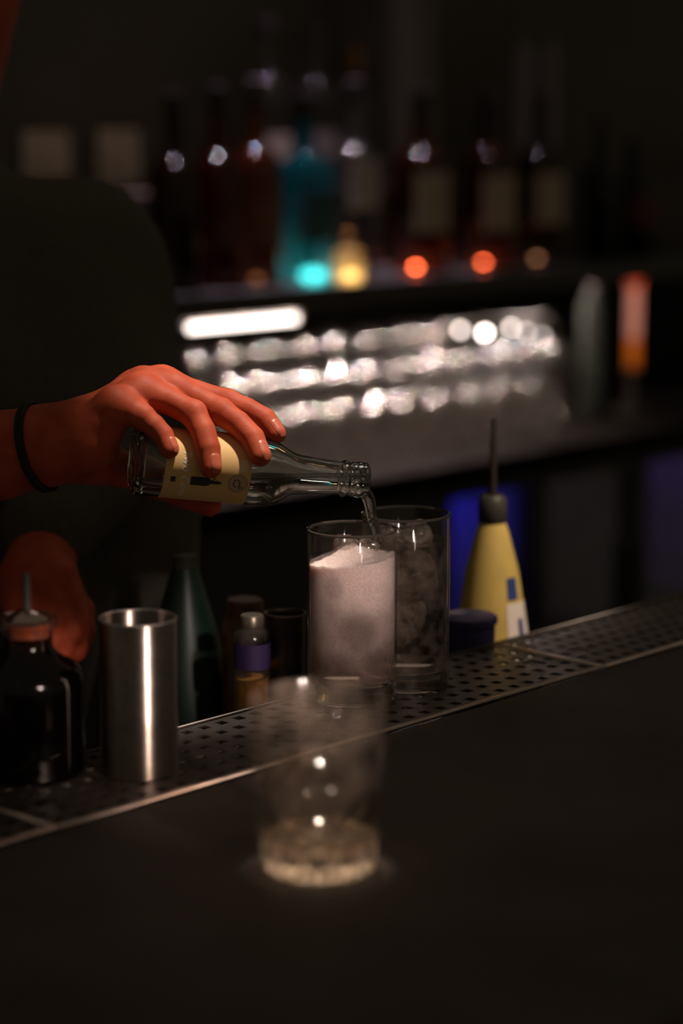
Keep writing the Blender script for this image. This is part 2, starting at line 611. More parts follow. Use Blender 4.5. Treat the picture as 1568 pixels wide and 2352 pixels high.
# ------------------------------------------------------------------ highball glasses
GR = 0.0318


def highball(loc, h, label, name='highball_glass'):
    root = empty(name, loc, label, 'glass', 'tall glasses on the drip tray')
    bz = 0.0150
    lathe('glass_wall', [(GR - 0.0012, bz - 0.001), (GR, bz - 0.001), (GR, h - 0.0006), (GR - 0.0004, h), (GR - 0.0010, h), (GR - 0.0014, h - 0.0006)], M_WALLGLASS, root, 72)
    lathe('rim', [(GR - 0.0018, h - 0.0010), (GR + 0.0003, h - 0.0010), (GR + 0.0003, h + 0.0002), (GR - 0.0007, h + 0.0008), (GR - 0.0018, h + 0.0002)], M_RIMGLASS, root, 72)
    lathe('glass_base', [(0, 0.0008), (GR - 0.004, 0.0008), (GR - 0.0025, 0.0), (GR - 0.0008, 0.0006), (GR, 0.0025), (GR, bz - 0.0012), (GR - 0.0018, bz), (GR - 0.006, bz - 0.0022), (0, bz - 0.0032)], M_BASEGLASS, root, 72)
    return root


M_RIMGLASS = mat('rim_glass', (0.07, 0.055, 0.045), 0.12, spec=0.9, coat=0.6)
gA = at_z(808, 1601, TOP)
gB = at_z(930, 1570, TOP)
hA = 0.1215
hB = 0.1255
GA = highball(gA, hA, 'tall highball glass being filled, full of pink-grey fizzing drink under the bottle mouth')
GB = highball(gB, hB, 'tall highball glass of clear still drink, standing behind the fizzing one')


def drink_material():
    nt = NT('fizzing_drink')
    tc = nt.n('ShaderNodeTexCoord')
    sx = nt.n('ShaderNodeSeparateXYZ'); nt.l(tc.outputs['Object'], sx.inputs[0])
    fac, nz = nt.noise_fac(45, 6, 0.3, 0.7)
    fine, _ = nt.noise_fac(700, 2, 0.3, 0.7)
    # bubbles are dense at the top and sparse near the base
    z = nt.n('ShaderNodeMapRange'); z.inputs['From Min'].default_value = 0.018; z.inputs['From Max'].default_value = 0.088
    nt.l(sx.outputs['Z'], z.inputs['Value'])
    wob = nt.n('ShaderNodeMath', operation='MULTIPLY_ADD'); wob.inputs[1].default_value = 0.28; wob.inputs[2].default_value = -0.14
    nt.l(fac, wob.inputs[0])
    dens = nt.n('ShaderNodeMath', operation='ADD'); dens.use_clamp = True
    nt.l(z.outputs['Result'], dens.inputs[0]); nt.l(wob.outputs[0], dens.inputs[1])
    # two sunken ice lumps leave clearer patches
    last = dens.outputs[0]
    for c, r, a in ICE_PATCHES:
        vd = nt.n('ShaderNodeVectorMath', operation='DISTANCE'); vd.inputs[1].default_value = c
        nt.l(tc.outputs['Object'], vd.inputs[0])
        mr = nt.n('ShaderNodeMapRange'); mr.interpolation_type = 'SMOOTHSTEP'
        mr.inputs['From Min'].default_value = r * 0.45; mr.inputs['From Max'].default_value = r * 1.25
        mr.inputs['To Min'].default_value = a; mr.inputs['To Max'].default_value = 1.0
        nt.l(vd.outputs['Value'], mr.inputs['Value'])
        mu = nt.n('ShaderNodeMath', operation='MULTIPLY'); nt.l(last, mu.inputs[0]); nt.l(mr.outputs['Result'], mu.inputs[1])
        last = mu.outputs[0]
    cr = nt.n('ShaderNodeMix', data_type='RGBA')
    cr.inputs['A'].default_value = (0.26, 0.18, 0.15, 1); cr.inputs['B'].default_value = (0.88, 0.70, 0.68, 1)
    nt.l(last, cr.inputs['Factor'])
    sp = nt.n('ShaderNodeMix', data_type='RGBA', blend_type='MULTIPLY'); sp.inputs['Factor'].default_value = 0.35
    nt.l(cr.outputs['Result'], sp.inputs['A'])
    g = nt.n('ShaderNodeMapRange'); g.inputs['To Min'].default_value = 0.55; g.inputs['To Max'].default_value = 1.15
    nt.l(fine, g.inputs['Value']); nt.l(g.outputs['Result'], sp.inputs['B'])
    m0 = nt.n('ShaderNodeBsdfPrincipled')
    nt.l(sp.outputs['Result'], m0.inputs['Base Color'])
    m0.inputs['Roughness'].default_value = 0.6
    m0.inputs['Specular IOR Level'].default_value = 0.1
    m0.inputs['Subsurface Weight'].default_value = 1.0
    m0.inputs['Subsurface Radius'].default_value = (1.0, 0.95, 0.92)
    m0.inputs['Subsurface Scale'].default_value = 0.006
    tr = nt.n('ShaderNodeBsdfTransparent'); tr.inputs[0].default_value = (0.86, 0.80, 0.76, 1)
    op = nt.n('ShaderNodeMapRange'); op.inputs['To Min'].default_value = 0.30; op.inputs['To Max'].default_value = 0.97
    nt.l(last, op.inputs['Value'])
    m1 = nt.n('ShaderNodeMixShader')
    nt.l(op.outputs['Result'], m1.inputs[0]); nt.l(tr.outputs[0], m1.inputs[1]); nt.l(m0.outputs[0], m1.inputs[2])
    nt.l(m1.outputs[0], nt.out.inputs[0])
    return nt.m


ICE_PATCHES = [((-0.0135, -0.0275, 0.0845), 0.0085, 0.80), ((0.004, -0.029, 0.054), 0.0155, 0.62), ((0.018, -0.024, 0.028), 0.011, 0.6)]


def drink_column(name, h0, topfn, r, m, loc, label, cat, fine=28):
    bm = bmesh.new()
    seg = 72
    rings = []
    zs = 14
    for k in range(zs + 1):
        ring = []
        for i in range(seg):
            a = 2 * math.pi * i / seg
            x, y = r * math.cos(a), r * math.sin(a)
            z = h0 + (topfn(x, y) - h0) * k / zs
            ring.append(bm.verts.new((x, y, z)))
        rings.append(ring)
    for k in range(fine - 1, 0, -1):
        rr = r * k / fine
        rings.append([bm.verts.new((rr * math.cos(2 * math.pi * i / seg), rr * math.sin(2 * math.pi * i / seg), topfn(rr * math.cos(2 * math.pi * i / seg), rr * math.sin(2 * math.pi * i / seg)))) for i in range(seg)])
    for a, b in zip(rings[:-1], rings[1:]):
        for i in range(seg):
            j = (i + 1) % seg
            bm.faces.new((a[i], a[j], b[j], b[i]))
    c = bm.verts.new((0, 0, topfn(0, 0)))
    for i in range(seg): bm.faces.new((rings[-1][i], rings[-1][(i + 1) % seg], c))
    c = bm.verts.new((0, 0, h0 - 0.0022))
    for i in range(seg): bm.faces.new((rings[0][(i + 1) % seg], rings[0][i], c))
    o = bmobj(name, bm, m, None, True, loc)
    auto_smooth(o, 50)
    return tag(o, label, cat)


def topA(x, y):
    p = Vector((x * 160, y * 160, 3.0))
    lump = noise.noise(p) * 0.0016 + noise.noise(p * 3) * 0.0007
    mound = 0.010 * math.exp(-((x + 0.002) ** 2 + (y - 0.004) ** 2) / 0.00022)
    return 0.1005 + 0.10 * x + lump + mound


def topB(x, y):
    return 0.1065 + 0.0006 * noise.noise(Vector((x * 60, y * 60, 7)))


drink_column('fizzing_drink', 0.0146, topA, GR - 0.0016, drink_material(), gA, 'pink-grey foaming drink with a ragged froth top inside the nearer tall glass', 'drink')
M_CLEARDRINK = thin_glass('clear_drink', (0.66, 0.62, 0.58), 0.05, 0.26, (0.50, 0.40, 0.34), hscale=70, hlo=0.40, hhi=0.72)
drink_column('clear_drink', 0.0146, topB, GR - 0.0016, M_CLEARDRINK, gB, 'clear smoky-looking drink inside the farther tall glass', 'drink', 8)


def ice(name, loc, sc, seed, label):
    bm = bmesh.new()
    bmesh.ops.create_icosphere(bm, subdivisions=4, radius=1.0)
    for v in bm.verts:
        c = v.co.copy()
        m = max(abs(c.x), abs(c.y), abs(c.z))
        v.co = c.lerp(c / m * 0.86, 0.45)
        v.co *= 1 + 0.13 * noise.noise(c * 1.7 + Vector((seed, 0, 0))) + 0.05 * noise.noise(c * 5 + Vector((0, seed, 0)))
        v.co = Vector((v.co.x * sc[0], v.co.y * sc[1], v.co.z * sc[2]))
    o = bmobj(name, bm, M_ICE, None, True, loc)
    o.rotation_euler = (0.2 * seed, 0.3, 0.7 * seed)
    return tag(o, label, 'ice')


ice('ice_cube', gA + Vector((-0.003, 0.006, 0.1085)), (0.0095, 0.0095, 0.0075), 1, 'rounded ice lump poking out of the froth in the nearer tall glass')
ice('ice_cube', gA + Vector((0.0115, 0.012, 0.1060)), (0.009, 0.008, 0.0065), 2, 'smaller ice lump right beside the poured stream in the nearer tall glass')
ice('ice_cube', gB + Vector((-0.0095, 0.002, 0.1100)), (0.0135, 0.011, 0.0085), 3, 'wide ice lump at the left of the top of the farther tall glass')
ice('ice_cube', gB + Vector((0.0085, -0.004, 0.1110)), (0.0105, 0.010, 0.0095), 4, 'tallest ice lump, at the middle of the top of the farther tall glass')
ice('ice_cube', gB + Vector((0.004, 0.0, 0.0800)), (0.020, 0.017, 0.016), 5, 'big sunken ice lump in the upper half of the farther tall glass')
ice('ice_cube', gB + Vector((-0.002, 0.002, 0.0470)), (0.019, 0.018, 0.015), 6, 'big sunken ice lump low in the farther tall glass')

# ------------------------------------------------------------------ steel jigger
pj = at_z(322, 1770, TOP)
jh = 0.0985
jr = 0.0243
jg = empty('steel_jigger', pj, 'tall plain steel measuring cup with a bright vertical glint on the drip tray', 'cup')
lathe('body', [(jr - 0.0008, jh), (jr, jh), (jr + 0.0002, jh - 0.001), (jr - 0.0002, 0.05), (jr + 0.0001, 0.0015), (jr - 0.001, 0.0), (0, 0.0), (0, 0.001), (jr - 0.0012, 0.001), (jr - 0.0008, 0.004)], M_TIN, jg, 96)
lathe('rim', [(jr - 0.0010, jh - 0.0003), (jr + 0.0004, jh - 0.0003), (jr + 0.0004, jh + 0.0004), (jr - 0.0003, jh + 0.0008), (jr - 0.0010, jh + 0.0004)], M_STEEL, jg, 96)

# ------------------------------------------------------------------ stopper bottle at the left
pb = at_z(72, 1772, TOP)
bb = empty('bitters_bottle', pb, 'round dark dasher bottle with wide glass lip and thin metal spout, left of the jigger', 'bottle')
M_BITTER = tinted_glass('dark_bitters_glass', (0.10, 0.075, 0.085), 0.09, 0.35)
bR = 0.0345
lathe('body', [(0, 0.0), (bR - 0.003, 0.0), (bR, 0.003), (bR, 0.058), (bR - 0.001, 0.0645), (bR - 0.0055, 0.0695), (bR - 0.014, 0.0745), (0.0155, 0.080), (0.0148, 0.085), (0.0150, 0.088)], M_BITTER, bb, 64, closed=False)
lathe('lip', [(0.0135, 0.087), (0.0148, 0.0875), (0.0160, 0.0925), (0.0198, 0.0955), (0.0202, 0.0985), (0.0185, 0.1000), (0.0150, 0.0985), (0.0138, 0.0930)], thin_glass('lip_glass', (0.75, 0.65, 0.6), 0.05, 0.18, (0.5, 0.38, 0.34)), bb, 64)
lathe('cork', [(0, 0.0815), (0.0130, 0.0815), (0.0134, 0.0960), (0, 0.0962)], mat('amber_cork', (0.75, 0.22, 0.05), 0.5, c2=(0.45, 0.12, 0.03), scale=180), bb, 32)
lathe('bitters_liquid', [(0, 0.0025), (bR - 0.0035, 0.0025), (bR - 0.002, 0.005), (bR - 0.002, 0.040), (0, 0.0405)], mat('bitters', (0.02, 0.009, 0.006), 0.2), bb, 48)
lathe('dasher_cap', [(0, 0.0964), (0.0138, 0.0964), (0.0138, 0.0985), (0.0115, 0.1010), (0.0065, 0.1035), (0.0040, 0.1045), (0, 0.1046)], mat('polished_cap', (0.7, 0.55, 0.5), 0.14, 1.0), bb, 48)
lathe('spout', [(0, 0.1046), (0.0028, 0.1046), (0.0022, 0.1270), (0.0014, 0.1275), (0, 0.1265)], M_BLACKMETAL, bb, 20)

# ------------------------------------------------------------------ rocks glass in the foreground
pr = at_z(733, 1992, BAR)
rk = empty('rocks_glass', pr, 'short clear tumbler with a bright star-cut thick base, alone on the stone bar in front', 'glass')
M_CUT = solid_glass('cut_base_glass', (1, 0.95, 0.88), 0.05, 1.5)
_n = NT.__new__(NT); _n.m = M_CUT; _n.t = M_CUT.node_tree
_tc = _n.n('ShaderNodeTexCoord'); _gr = _n.n('ShaderNodeTexGradient', gradient_type='RADIAL'); _n.l(_tc.outputs['Object'], _gr.inputs[0])
_m1 = _n.n('ShaderNodeMath', operation='MULTIPLY'); _m1.inputs[1].default_value = 12.0; _n.l(_gr.outputs['Fac'], _m1.inputs[0])
_m2 = _n.n('ShaderNodeMath', operation='PINGPONG'); _m2.inputs[1].default_value = 0.5; _n.l(_m1.outputs[0], _m2.inputs[0])
_m3 = _n.n('ShaderNodeMapRange'); _m3.inputs['From Min'].default_value = 0.1; _m3.inputs['From Max'].default_value = 0.4
_m3.inputs['To Min'].default_value = 0.06; _m3.inputs['To Max'].default_value = 0.42; _n.l(_m2.outputs[0], _m3.inputs['Value'])
_tl = _n.n('ShaderNodeBsdfTranslucent'); _tl.inputs[0].default_value = (0.97, 0.85, 0.74, 1)     # milky wedges added so the cut base looks lit
_mx = _n.n('ShaderNodeMixShader'); _n.l(_m3.outputs['Result'], _mx.inputs[0])
_n.l([q for q in _n.t.nodes if q.type == 'BSDF_GLASS'][0].outputs[0], _mx.inputs[1]); _n.l(_tl.outputs[0], _mx.inputs[2])
_n.l(_mx.outputs[0], [q for q in _n.t.nodes if q.type == 'OUTPUT_MATERIAL'][0].inputs[0])
rh = 0.098


def star_base():
    seg, bm = 96, bmesh.new()
    prof = [(0.0, 0.0035), (0.010, 0.0028), (0.020, 0.0016), (0.0268, 0.0), (0.0302, 0.0012), (0.0318, 0.006), (0.0328, 0.017), (0.0312, 0.0185), (0.024, 0.0155), (0.012, 0.0135), (0.0, 0.0130)]
    rings = []
    for i, (r, z) in enumerate(prof):
        if r == 0: rings.append([bm.verts.new((0, 0, z))]); continue
        ring = []
        for k in range(seg):
            a = 2 * math.pi * k / seg
            tri = abs(((k * 12 / seg) % 1.0) - 0.5) * 2
            dz = 0.0040 * tri * min(1, r / 0.02) if i in (1, 2, 9, 8) else 0
            dr = -0.0008 * tri if i in (4, 5, 6) else 0
            ring.append(bm.verts.new(((r + dr) * math.cos(a), (r + dr) * math.sin(a), z + dz)))
        rings.append(ring)
    for a, b in zip(rings[:-1], rings[1:]):
        for i in range(seg):
            j = (i + 1) % seg
            if len(a) == 1: bm.faces.new((a[0], b[j], b[i]))
            elif len(b) == 1: bm.faces.new((a[i], a[j], b[0]))
            else: bm.faces.new((a[i], a[j], b[j], b[i]))
    return bm


o = bmobj('glass_base', star_base(), M_CUT, rk, True); auto_smooth(o, 14)
M_ROCKWALL = thin_glass('rocks_glass_wall', (0.955, 0.94, 0.92), 0.09, 0.11, (0.6, 0.48, 0.4))  # diffuse share added to make the wall show lighter
lathe('glass_wall', [(0.0310, 0.0175), (0.0329, 0.0165), (0.0345, 0.040), (0.0372, rh - 0.0010), (0.0366, rh), (0.0356, rh), (0.0350, rh - 0.0010), (0.0325, 0.040)], M_ROCKWALL, rk, 72)
bm = bmesh.new(); bmesh.ops.create_uvsphere(bm, u_segments=48, v_segments=32, radius=1)
for v in bm.verts:
    c = v.co.copy()
    v.co = Vector((c.x * 0.0270, c.y * 0.0270, c.z * 0.0255)) * (1 + 0.012 * noise.noise(c * 2.5))
o = bmobj('ice_ball', bm, thin_glass('clear_ice', (0.93, 0.90, 0.87), 0.13, 0.16, (0.55, 0.42, 0.33), hscale=85, hlo=0.5, hhi=0.75), None, True, pr + Vector((0, 0, 0.0430)))
tag(o, 'big clear ice ball inside the short tumbler in front', 'ice')

# ------------------------------------------------------------------ the bottle being poured
D0 = 1.55
OC = at_d(450, 1068, D0)
R3 = CM.to_3x3()


def hp(px, py, z):
    """camera-aligned millimetres around the bottle's middle: (right, up, towards camera); z in mm"""
    d = D0 - z * 0.001
    v = at_d(px, py, d) - OC
    v = R3.transposed() @ v
    return np.array((v.x * 1000, v.y * 1000, v.z * 1000), np.float32)


HM = Matrix.Translation(OC) @ R3.to_4x4() @ Matrix.Diagonal((0.001, 0.001, 0.001, 1))
base_c = Vector(hp(305, 1055, 11.0)); mouth_c = Vector(hp(842, 1104, -30.0))
axis = (mouth_c - base_c).normalized()
BL = (mouth_c - base_c).length
face = Vector((0, 0, 1)); face = (face - axis * face.dot(axis)).normalized()
down = axis.cross(face); down = down if down.y < 0 else -down
# bottle-local frame: z along the axis, x towards the camera, y downwards in the picture (right handed?)
Rb = Matrix((face, axis.cross(face), axis)).transposed()
BM = HM @ Matrix.Translation(base_c) @ Rb.to_4x4()
YS = 1.0 if axis.cross(face).y < 0 else -1.0   # sign that turns "down" into local y
bot = empty('tonic_bottle', (0, 0, 0), 'small clear glass bottle with a tan label, tilted and pouring from the hand', 'bottle')
bot.matrix_world = BM
k = BL / 168.0
OUT = [(0, 0.8), (19.5, 0.6), (21.5, 0.0), (23.3, 0.9), (24.2, 3.2), (24.3, 6), (24.3, 86), (24.1, 91), (23.2, 97), (20.9, 103), (17.6, 108.5), (15.1, 113), (14.0, 118), (13.2, 127), (12.3, 138), (11.5, 147.5), (11.6, 148.6), (12.6, 149.4), (13.2, 151), (12.6, 152.8), (11.8, 153.6), (11.7, 155.5), (12.2, 156.3), (12.4, 157.4), (12.0, 158.5), (12.3, 159.5), (12.9, 160.6), (13.1, 162.4), (12.6, 164), (12.8, 165.2), (12.6, 167), (11.6, 168)]
INN = [(9.6, 168), (9.1, 166), (9.0, 150), (9.9, 138), (11.0, 126), (11.9, 118), (13.2, 113), (15.6, 108.3), (18.8, 102.8), (21.0, 97), (21.9, 91), (22.1, 86), (22.1, 7), (20.5, 4.6), (14, 4.8), (0, 6.0)]
prof = [(r, z * k) for r, z in OUT + INN]
lathe('bottle_glass', prof, M_BOTTLEGLASS, bot, 96, closed=False, sharp=60)
# liquid: inner cavity cut by the level plane
bmL = lathe_bm([(max(r - 0.0, 0) * (1.0), z * k) for r, z in [(0, 5.9)] + [(r - 0.15 if r > 0 else 0, z) for r, z in reversed(INN[2:-1])] + [(8.85, 167.0), (0, 167.0)]], 72, closed=False)
inv = BM.inverted()
lev_w = at_d(560, 1107, D0 - 0.008)
pl_co = inv @ lev_w
pl_no = (BM.to_3x3().transposed() @ Vector((0, 0, 1))).normalized()
res = bmesh.ops.bisect_plane(bmL, geom=list(bmL.verts) + list(bmL.edges) + list(bmL.faces), plane_co=pl_co, plane_no=pl_no, clear_outer=True)
cut = [e for e in res['geom_cut'] if isinstance(e, bmesh.types.BMEdge)]
bmesh.ops.contextual_create(bmL, geom=cut) if False else bmesh.ops.edgeloop_fill(bmL, edges=[e for e in cut if e.is_valid])
o = bmobj('tonic_water', bmL, M_TONIC, bot, True); auto_smooth(o, 40)
o['label'] = 'clear tonic in the lower half of the tilted bottle'

LR = 24.42


def wrap(t, ang, lift=0.0):
    r = LR + lift
    return Vector((r * math.cos(ang), YS * r * math.sin(ang), t))


def px_t(px):     # axial position in mm from a picture column on the bottle's front
    return (px - 305) / (842 - 305) * BL


bm = bmesh.new()
t0, t1 = px_t(366) , px_t(558)
na, nt_ = 72, 6
grid = []
for j in range(nt_ + 1):
    grid.append([bm.verts.new(wrap(t0 + (t1 - t0) * j / nt_, math.radians(-165 + 330 * i / na))) for i in range(na + 1)])
for j in range(nt_):
    for i in range(na):
        bm.faces.new((grid[j][i], grid[j][i + 1], grid[j + 1][i + 1], grid[j + 1][i]))
lab = bmobj('label', bm, M_LABEL, bot, True)


def flat_print(name, polys, t, ang, m, lift=0.12, sub=1.2):
    """polys: list of outlines/triangulated bmesh in (u down around, v along axis) mm"""
    bmx = polys
    if name != 'lettering': bmesh.ops.subdivide_edges(bmx, edges=list(bmx.edges), cuts=3, use_grid_fill=True)
    for v in bmx.verts:
        u, w = v.co.x, v.co.y
        v.co = wrap(t + w, ang + u / LR, lift)
    return bmobj(name, bmx, m, lab)


def text_bm(s, size, shear=0.0):
    cu = bpy.data.curves.new('lettering', 'FONT')
    cu.body = s; cu.size = size; cu.shear = shear
    cu.resolution_u = 3
    ob = bpy.data.objects.new('lettering_tmp', cu)
    col.objects.link(ob)
    dg = bpy.context.evaluated_depsgraph_get()
    me = bpy.data.meshes.new_from_object(ob.evaluated_get(dg))
    bpy.data.objects.remove(ob); bpy.data.curves.remove(cu)
    b = bmesh.new(); b.from_mesh(me); bpy.data.meshes.remove(me)
    return b


def stroke_bm(pts, w, bm=None, close=False):
    bm = bm or bmesh.new()
    pts = [Vector((p[0], p[1], 0)) for p in pts]
    n = len(pts); L = []
    for i, p in enumerate(pts):
        a = pts[(i - 1) % n] if (close or i > 0) else p
        c = pts[(i + 1) % n] if (close or i < n - 1) else p
        t = (c - a).normalized(); q = Vector((-t.y, t.x, 0)) * w / 2
        L.append((bm.verts.new(p + q), bm.verts.new(p - q)))
    for i in range(n if close else n - 1):
        a, b = L[i], L[(i + 1) % n]
        bm.faces.new((a[0], b[0], b[1], a[1]))
    return bm


# "Two Cents" reading down around the bottle, letter tops towards the mouth
tb = text_bm('Two Cents', 8.2, 0.28)
flat_print('lettering', tb, px_t(404), math.radians(-24), M_PRINT_WHITE, 0.14)
# five stripes
sb = bmesh.new()
for i in range(6):
    stroke_bm([(i * 1.45, 0), (i * 1.45, 5.4)], 0.55, sb)
flat_print('stripes', sb, px_t(531), math.radians(-13), M_PRINT_WHITE, 0.14)
# round emblem with a looped monogram
eb = bmesh.new()
stroke_bm([(6.6 * math.cos(a), 6.6 * math.sin(a)) for a in [2 * math.pi * i / 40 for i in range(40)]], 0.5, eb, True)
flat_print('emblem_ring', eb, px_t(531), math.radians(26), M_PRINT_GREY, 0.16)
eb = bmesh.new()
stroke_bm([(-0.3 + 2.7 * math.cos(a) * 1.0, -0.9 + 2.2 * math.sin(a)) for a in [0.6 + (2 * math.pi - 0.5) * i / 24 for i in range(25)]], 0.6, eb)
stroke_bm([(2.9 + 1.25 * math.cos(a), 2.1 + 1.2 * math.sin(a)) for a in [2 * math.pi * i / 20 for i in range(20)]], 0.5, eb, True)
flat_print('emblem_monogram', eb, px_t(531), math.radians(26), M_PRINT_DARK, 0.16)
eb = bmesh.new(); bmesh.ops.create_circle(eb, cap_ends=True, cap_tris=True, segments=40, radius=6.4)
flat_print('emblem_disc', eb, px_t(531), math.radians(26), mat('emblem_disc', (0.56, 0.38, 0.24), 0.55), 0.10)
# dark little bottle drawn lying on its side
eb = bmesh.new()
outl = [(-3.0, 0), (3.0, 0), (3.3, 0.8), (3.3, 11), (2.6, 13), (1.4, 14.2), (1.1, 17.5), (1.5, 18.2), (0.6, 21.5), (-0.6, 21.5), (-1.3, 18.2), (-1.0, 17.5), (-1.3, 14.2), (-2.6, 13), (-3.3, 11), (-3.3, 0.8)]
ctr = [(x * 0.0, y) for x, y in outl]
for i in range(0, 8):
    a, b_ = outl[i], outl[i + 1]
    if a[1] == b_[1]: continue
    vs = [eb.verts.new((p[0], p[1], 0)) for p in (a, b_, (-b_[0], b_[1]), (-a[0], a[1]))]
    eb.faces.new(vs)
stroke_bm([(-1.1, 15.0), (-2.6, 16.5), (-3.8, 16.4), (-4.3, 15.2)], 0.7, eb)
flat_print('bottle_drawing', eb, px_t(425), math.radians(27), M_PRINT_DARK, 0.14)
eb = bmesh.new(); bmesh.ops.create_grid(eb, x_segments=1, y_segments=1, size=1.0)
for v in eb.verts: v.co.x *= 2.0; v.co.y *= 1.7
flat_print('dark_square', eb, px_t(386), math.radians(27), M_PRINT_DARK, 0.14)

# the poured stream
sp = [at_d(832, 1118, 1.577), at_d(838, 1131, 1.5775), at_d(845, 1148, 1.579), at_d(852, 1172, 1.580), at_d(857, 1197, 1.581), at_d(862, 1222, 1.582), at_d(868, 1250, 1.583)]
pts, rad = [], []
rr = [0.0032, 0.0046, 0.0044, 0.0037, 0.0031, 0.0027, 0.0024]
for i in range(len(sp) - 1):
    for q in range(5):
        t = q / 5
        pts.append(sp[i].lerp(sp[i + 1], t)); rad.append(rr[i] + (rr[i + 1] - rr[i]) * t)
pts.append(sp[-1]); rad.append(rr[-1])
bm = tube_bm(pts, rad, 20)
for v in bm.verts:
    ph = v.co.z * 260
    v.co += Vector((0.0006 * math.sin(ph), 0, 0)) + 0.0002 * Vector(noise.noise_vector(v.co * 90))
o = bmobj('tonic_stream', bm, M_TONIC, None, True)
tag(o, 'twisting stream of clear tonic falling from the bottle mouth into the nearer tall glass', 'liquid')

# ------------------------------------------------------------------ the bartender
person = empty('person', bar(at_d(150, 600, 1.96).dot(B), at_d(150, 600, 1.96).dot(N), 0), 'bartender in a black shirt and dark wrist braid, pouring from a small bottle', 'person')
PI_ = Matrix.Translation(-Vector(person.location))
HMI = PI_ @ HM
bracelet_c = hp(84, 1020, -3)

FINGERS = {
    'index': [(hp(372, 883, -22), 11.8), (hp(446, 903, -19), 9.6), (hp(522, 925, -16), 9.0), (hp(566, 941, -13), 8.5), (hp(608, 963, -10), 8.0), (hp(633, 996, -6), 7.3)],
    'middle': [(hp(395, 896, -5), 12.0), (hp(450, 917, -3), 9.8), (hp(506, 946, 1), 9.2), (hp(545, 972, 7), 8.8), (hp(580, 1006, 13), 8.3), (hp(598, 1047, 19), 7.5)],
    'ring': [(hp(322, 903, 10), 11.5), (hp(386, 921, 12), 9.4), (hp(444, 950, 16), 8.9), (hp(466, 990, 22), 8.6), (hp(478, 1030, 27), 8.3), (hp(484, 1073, 30), 7.6)],
    'pinky': [(hp(262, 930, 26), 10.5), (hp(295, 940, 27), 8.4), (hp(326, 957, 28), 8.1), (hp(352, 977, 29), 7.8), (hp(374, 1000, 30), 7.3), (hp(389, 1032, 33), 6.6)],
    'thumb': [(hp(185, 1050, -20), 17.0), (hp(300, 1083, -32), 12.5), (hp(365, 1110, -36), 10.5), (hp(420, 1135, -34), 9.8), (hp(482, 1158, -22), 8.4)],
}
PALM = [
    (hp(175, 985, -18), hp(312, 894, -24), 15.5, 12.5), (hp(312, 894, -24), hp(372, 883, -22), 12.5, 11.5),
    (hp(175, 990, -8), hp(330, 890, -8), 15.5, 13.0), (hp(330, 890, -8), hp(395, 896, -5), 13.0, 11.5),
    (hp(175, 995, 4), hp(322, 903, 10), 15.0, 11.5),
    (hp(170, 1005, 12), hp(262, 930, 26), 15.5, 11.0),
    (hp(155, 1030, 8), hp(205, 1022, 17), 20.0, 19.5),
    (hp(190, 1000, 14), hp(240, 975, 22), 18.0, 14.0),
    (hp(150, 1030, -8), hp(205, 1045, -18), 20.0, 17.0),
    (hp(200, 985, -2), hp(285, 925, -2), 18.0, 14.0),
    (hp(372, 885, -20), hp(322, 905, 10), 9.0, 9.0),
    (hp(322, 905, 10), hp(262, 930, 26), 9.0, 9.0),
]
ARM = [(hp(112, 1021, -2), 24.0), (hp(70, 1028, -6), 25.5), (hp(0, 1046, -13), 29.0), (hp(-150, 1060, -30), 35.0), (hp(-420, 1075, -60), 42.0)]


def hand_sdf(P):
    palm = None
    for a, b, ra, rb in PALM:
        d = cap(P, a, b, ra, rb)
        palm = d if palm is None else smin(palm, d, 9.0)
    palm = smin(palm, cap(P, hp(175, 1000, 2), hp(112, 1021, -2), 21.0, 24.0), 16.0)
    palm = smin(palm, chain(P, ARM, 10.0), 12.0)
    out = palm
    for nm, pts in FINGERS.items():
        f = chain(P, pts, 0.8)
        for q in (2,):     # knuckles
            if q < len(pts):
                c = pts[q][0]
                f = smin(f, cap(P, c, c + np.array((0.8, 1.2, 0.6), np.float32), pts[q][1] * 0.96, pts[q][1] * 0.85), 4.0)
        out = np.minimum(out, smin(palm, f, 11.0 if nm == 'thumb' else 8.0))
    # keep the flesh out of the bottle
    ax = np.array(axis, np.float32); bc = np.array(base_c, np.float32)
    t = (P - bc) @ ax
    rad_ = np.sqrt((((P - bc) - t[..., None] * ax) ** 2).sum(-1))
    rr_ = np.interp(t, [0, 88 * k, 97 * k, 103 * k, 108 * k, 113 * k, 150 * k], [24.6, 24.6, 23.4, 21.2, 17.8, 15.4, 12])
    bott = np.maximum(rad_ - rr_, np.maximum(-0.5 - t, t - 170))
    return np.maximum(out, -bott)


lo = hp(-420, 1290, -110); hi = hp(690, 800, 55)
lo = np.minimum(lo, hp(-420, 1290, -110)); lo[2] = -110; hi[2] = 50
hv, hq = nets(hand_sdf, (lo[0], -50, -108), (74, 86, 50), 1.35)


def tr(v, M):
    v4 = np.concatenate([v, np.ones((len(v), 1))], 1)
    return (np.array(M) @ v4.T).T[:, :3]


# left hand resting on the worktop, seen dimly behind the stopper bottle
LD = 1.74
lc = at_d(115, 1400, LD)


def lp(px, py, z):
    v = R3.transposed() @ (at_d(px, py, LD - z * 0.001) - lc)
    return np.array(v, np.float32) * 1000


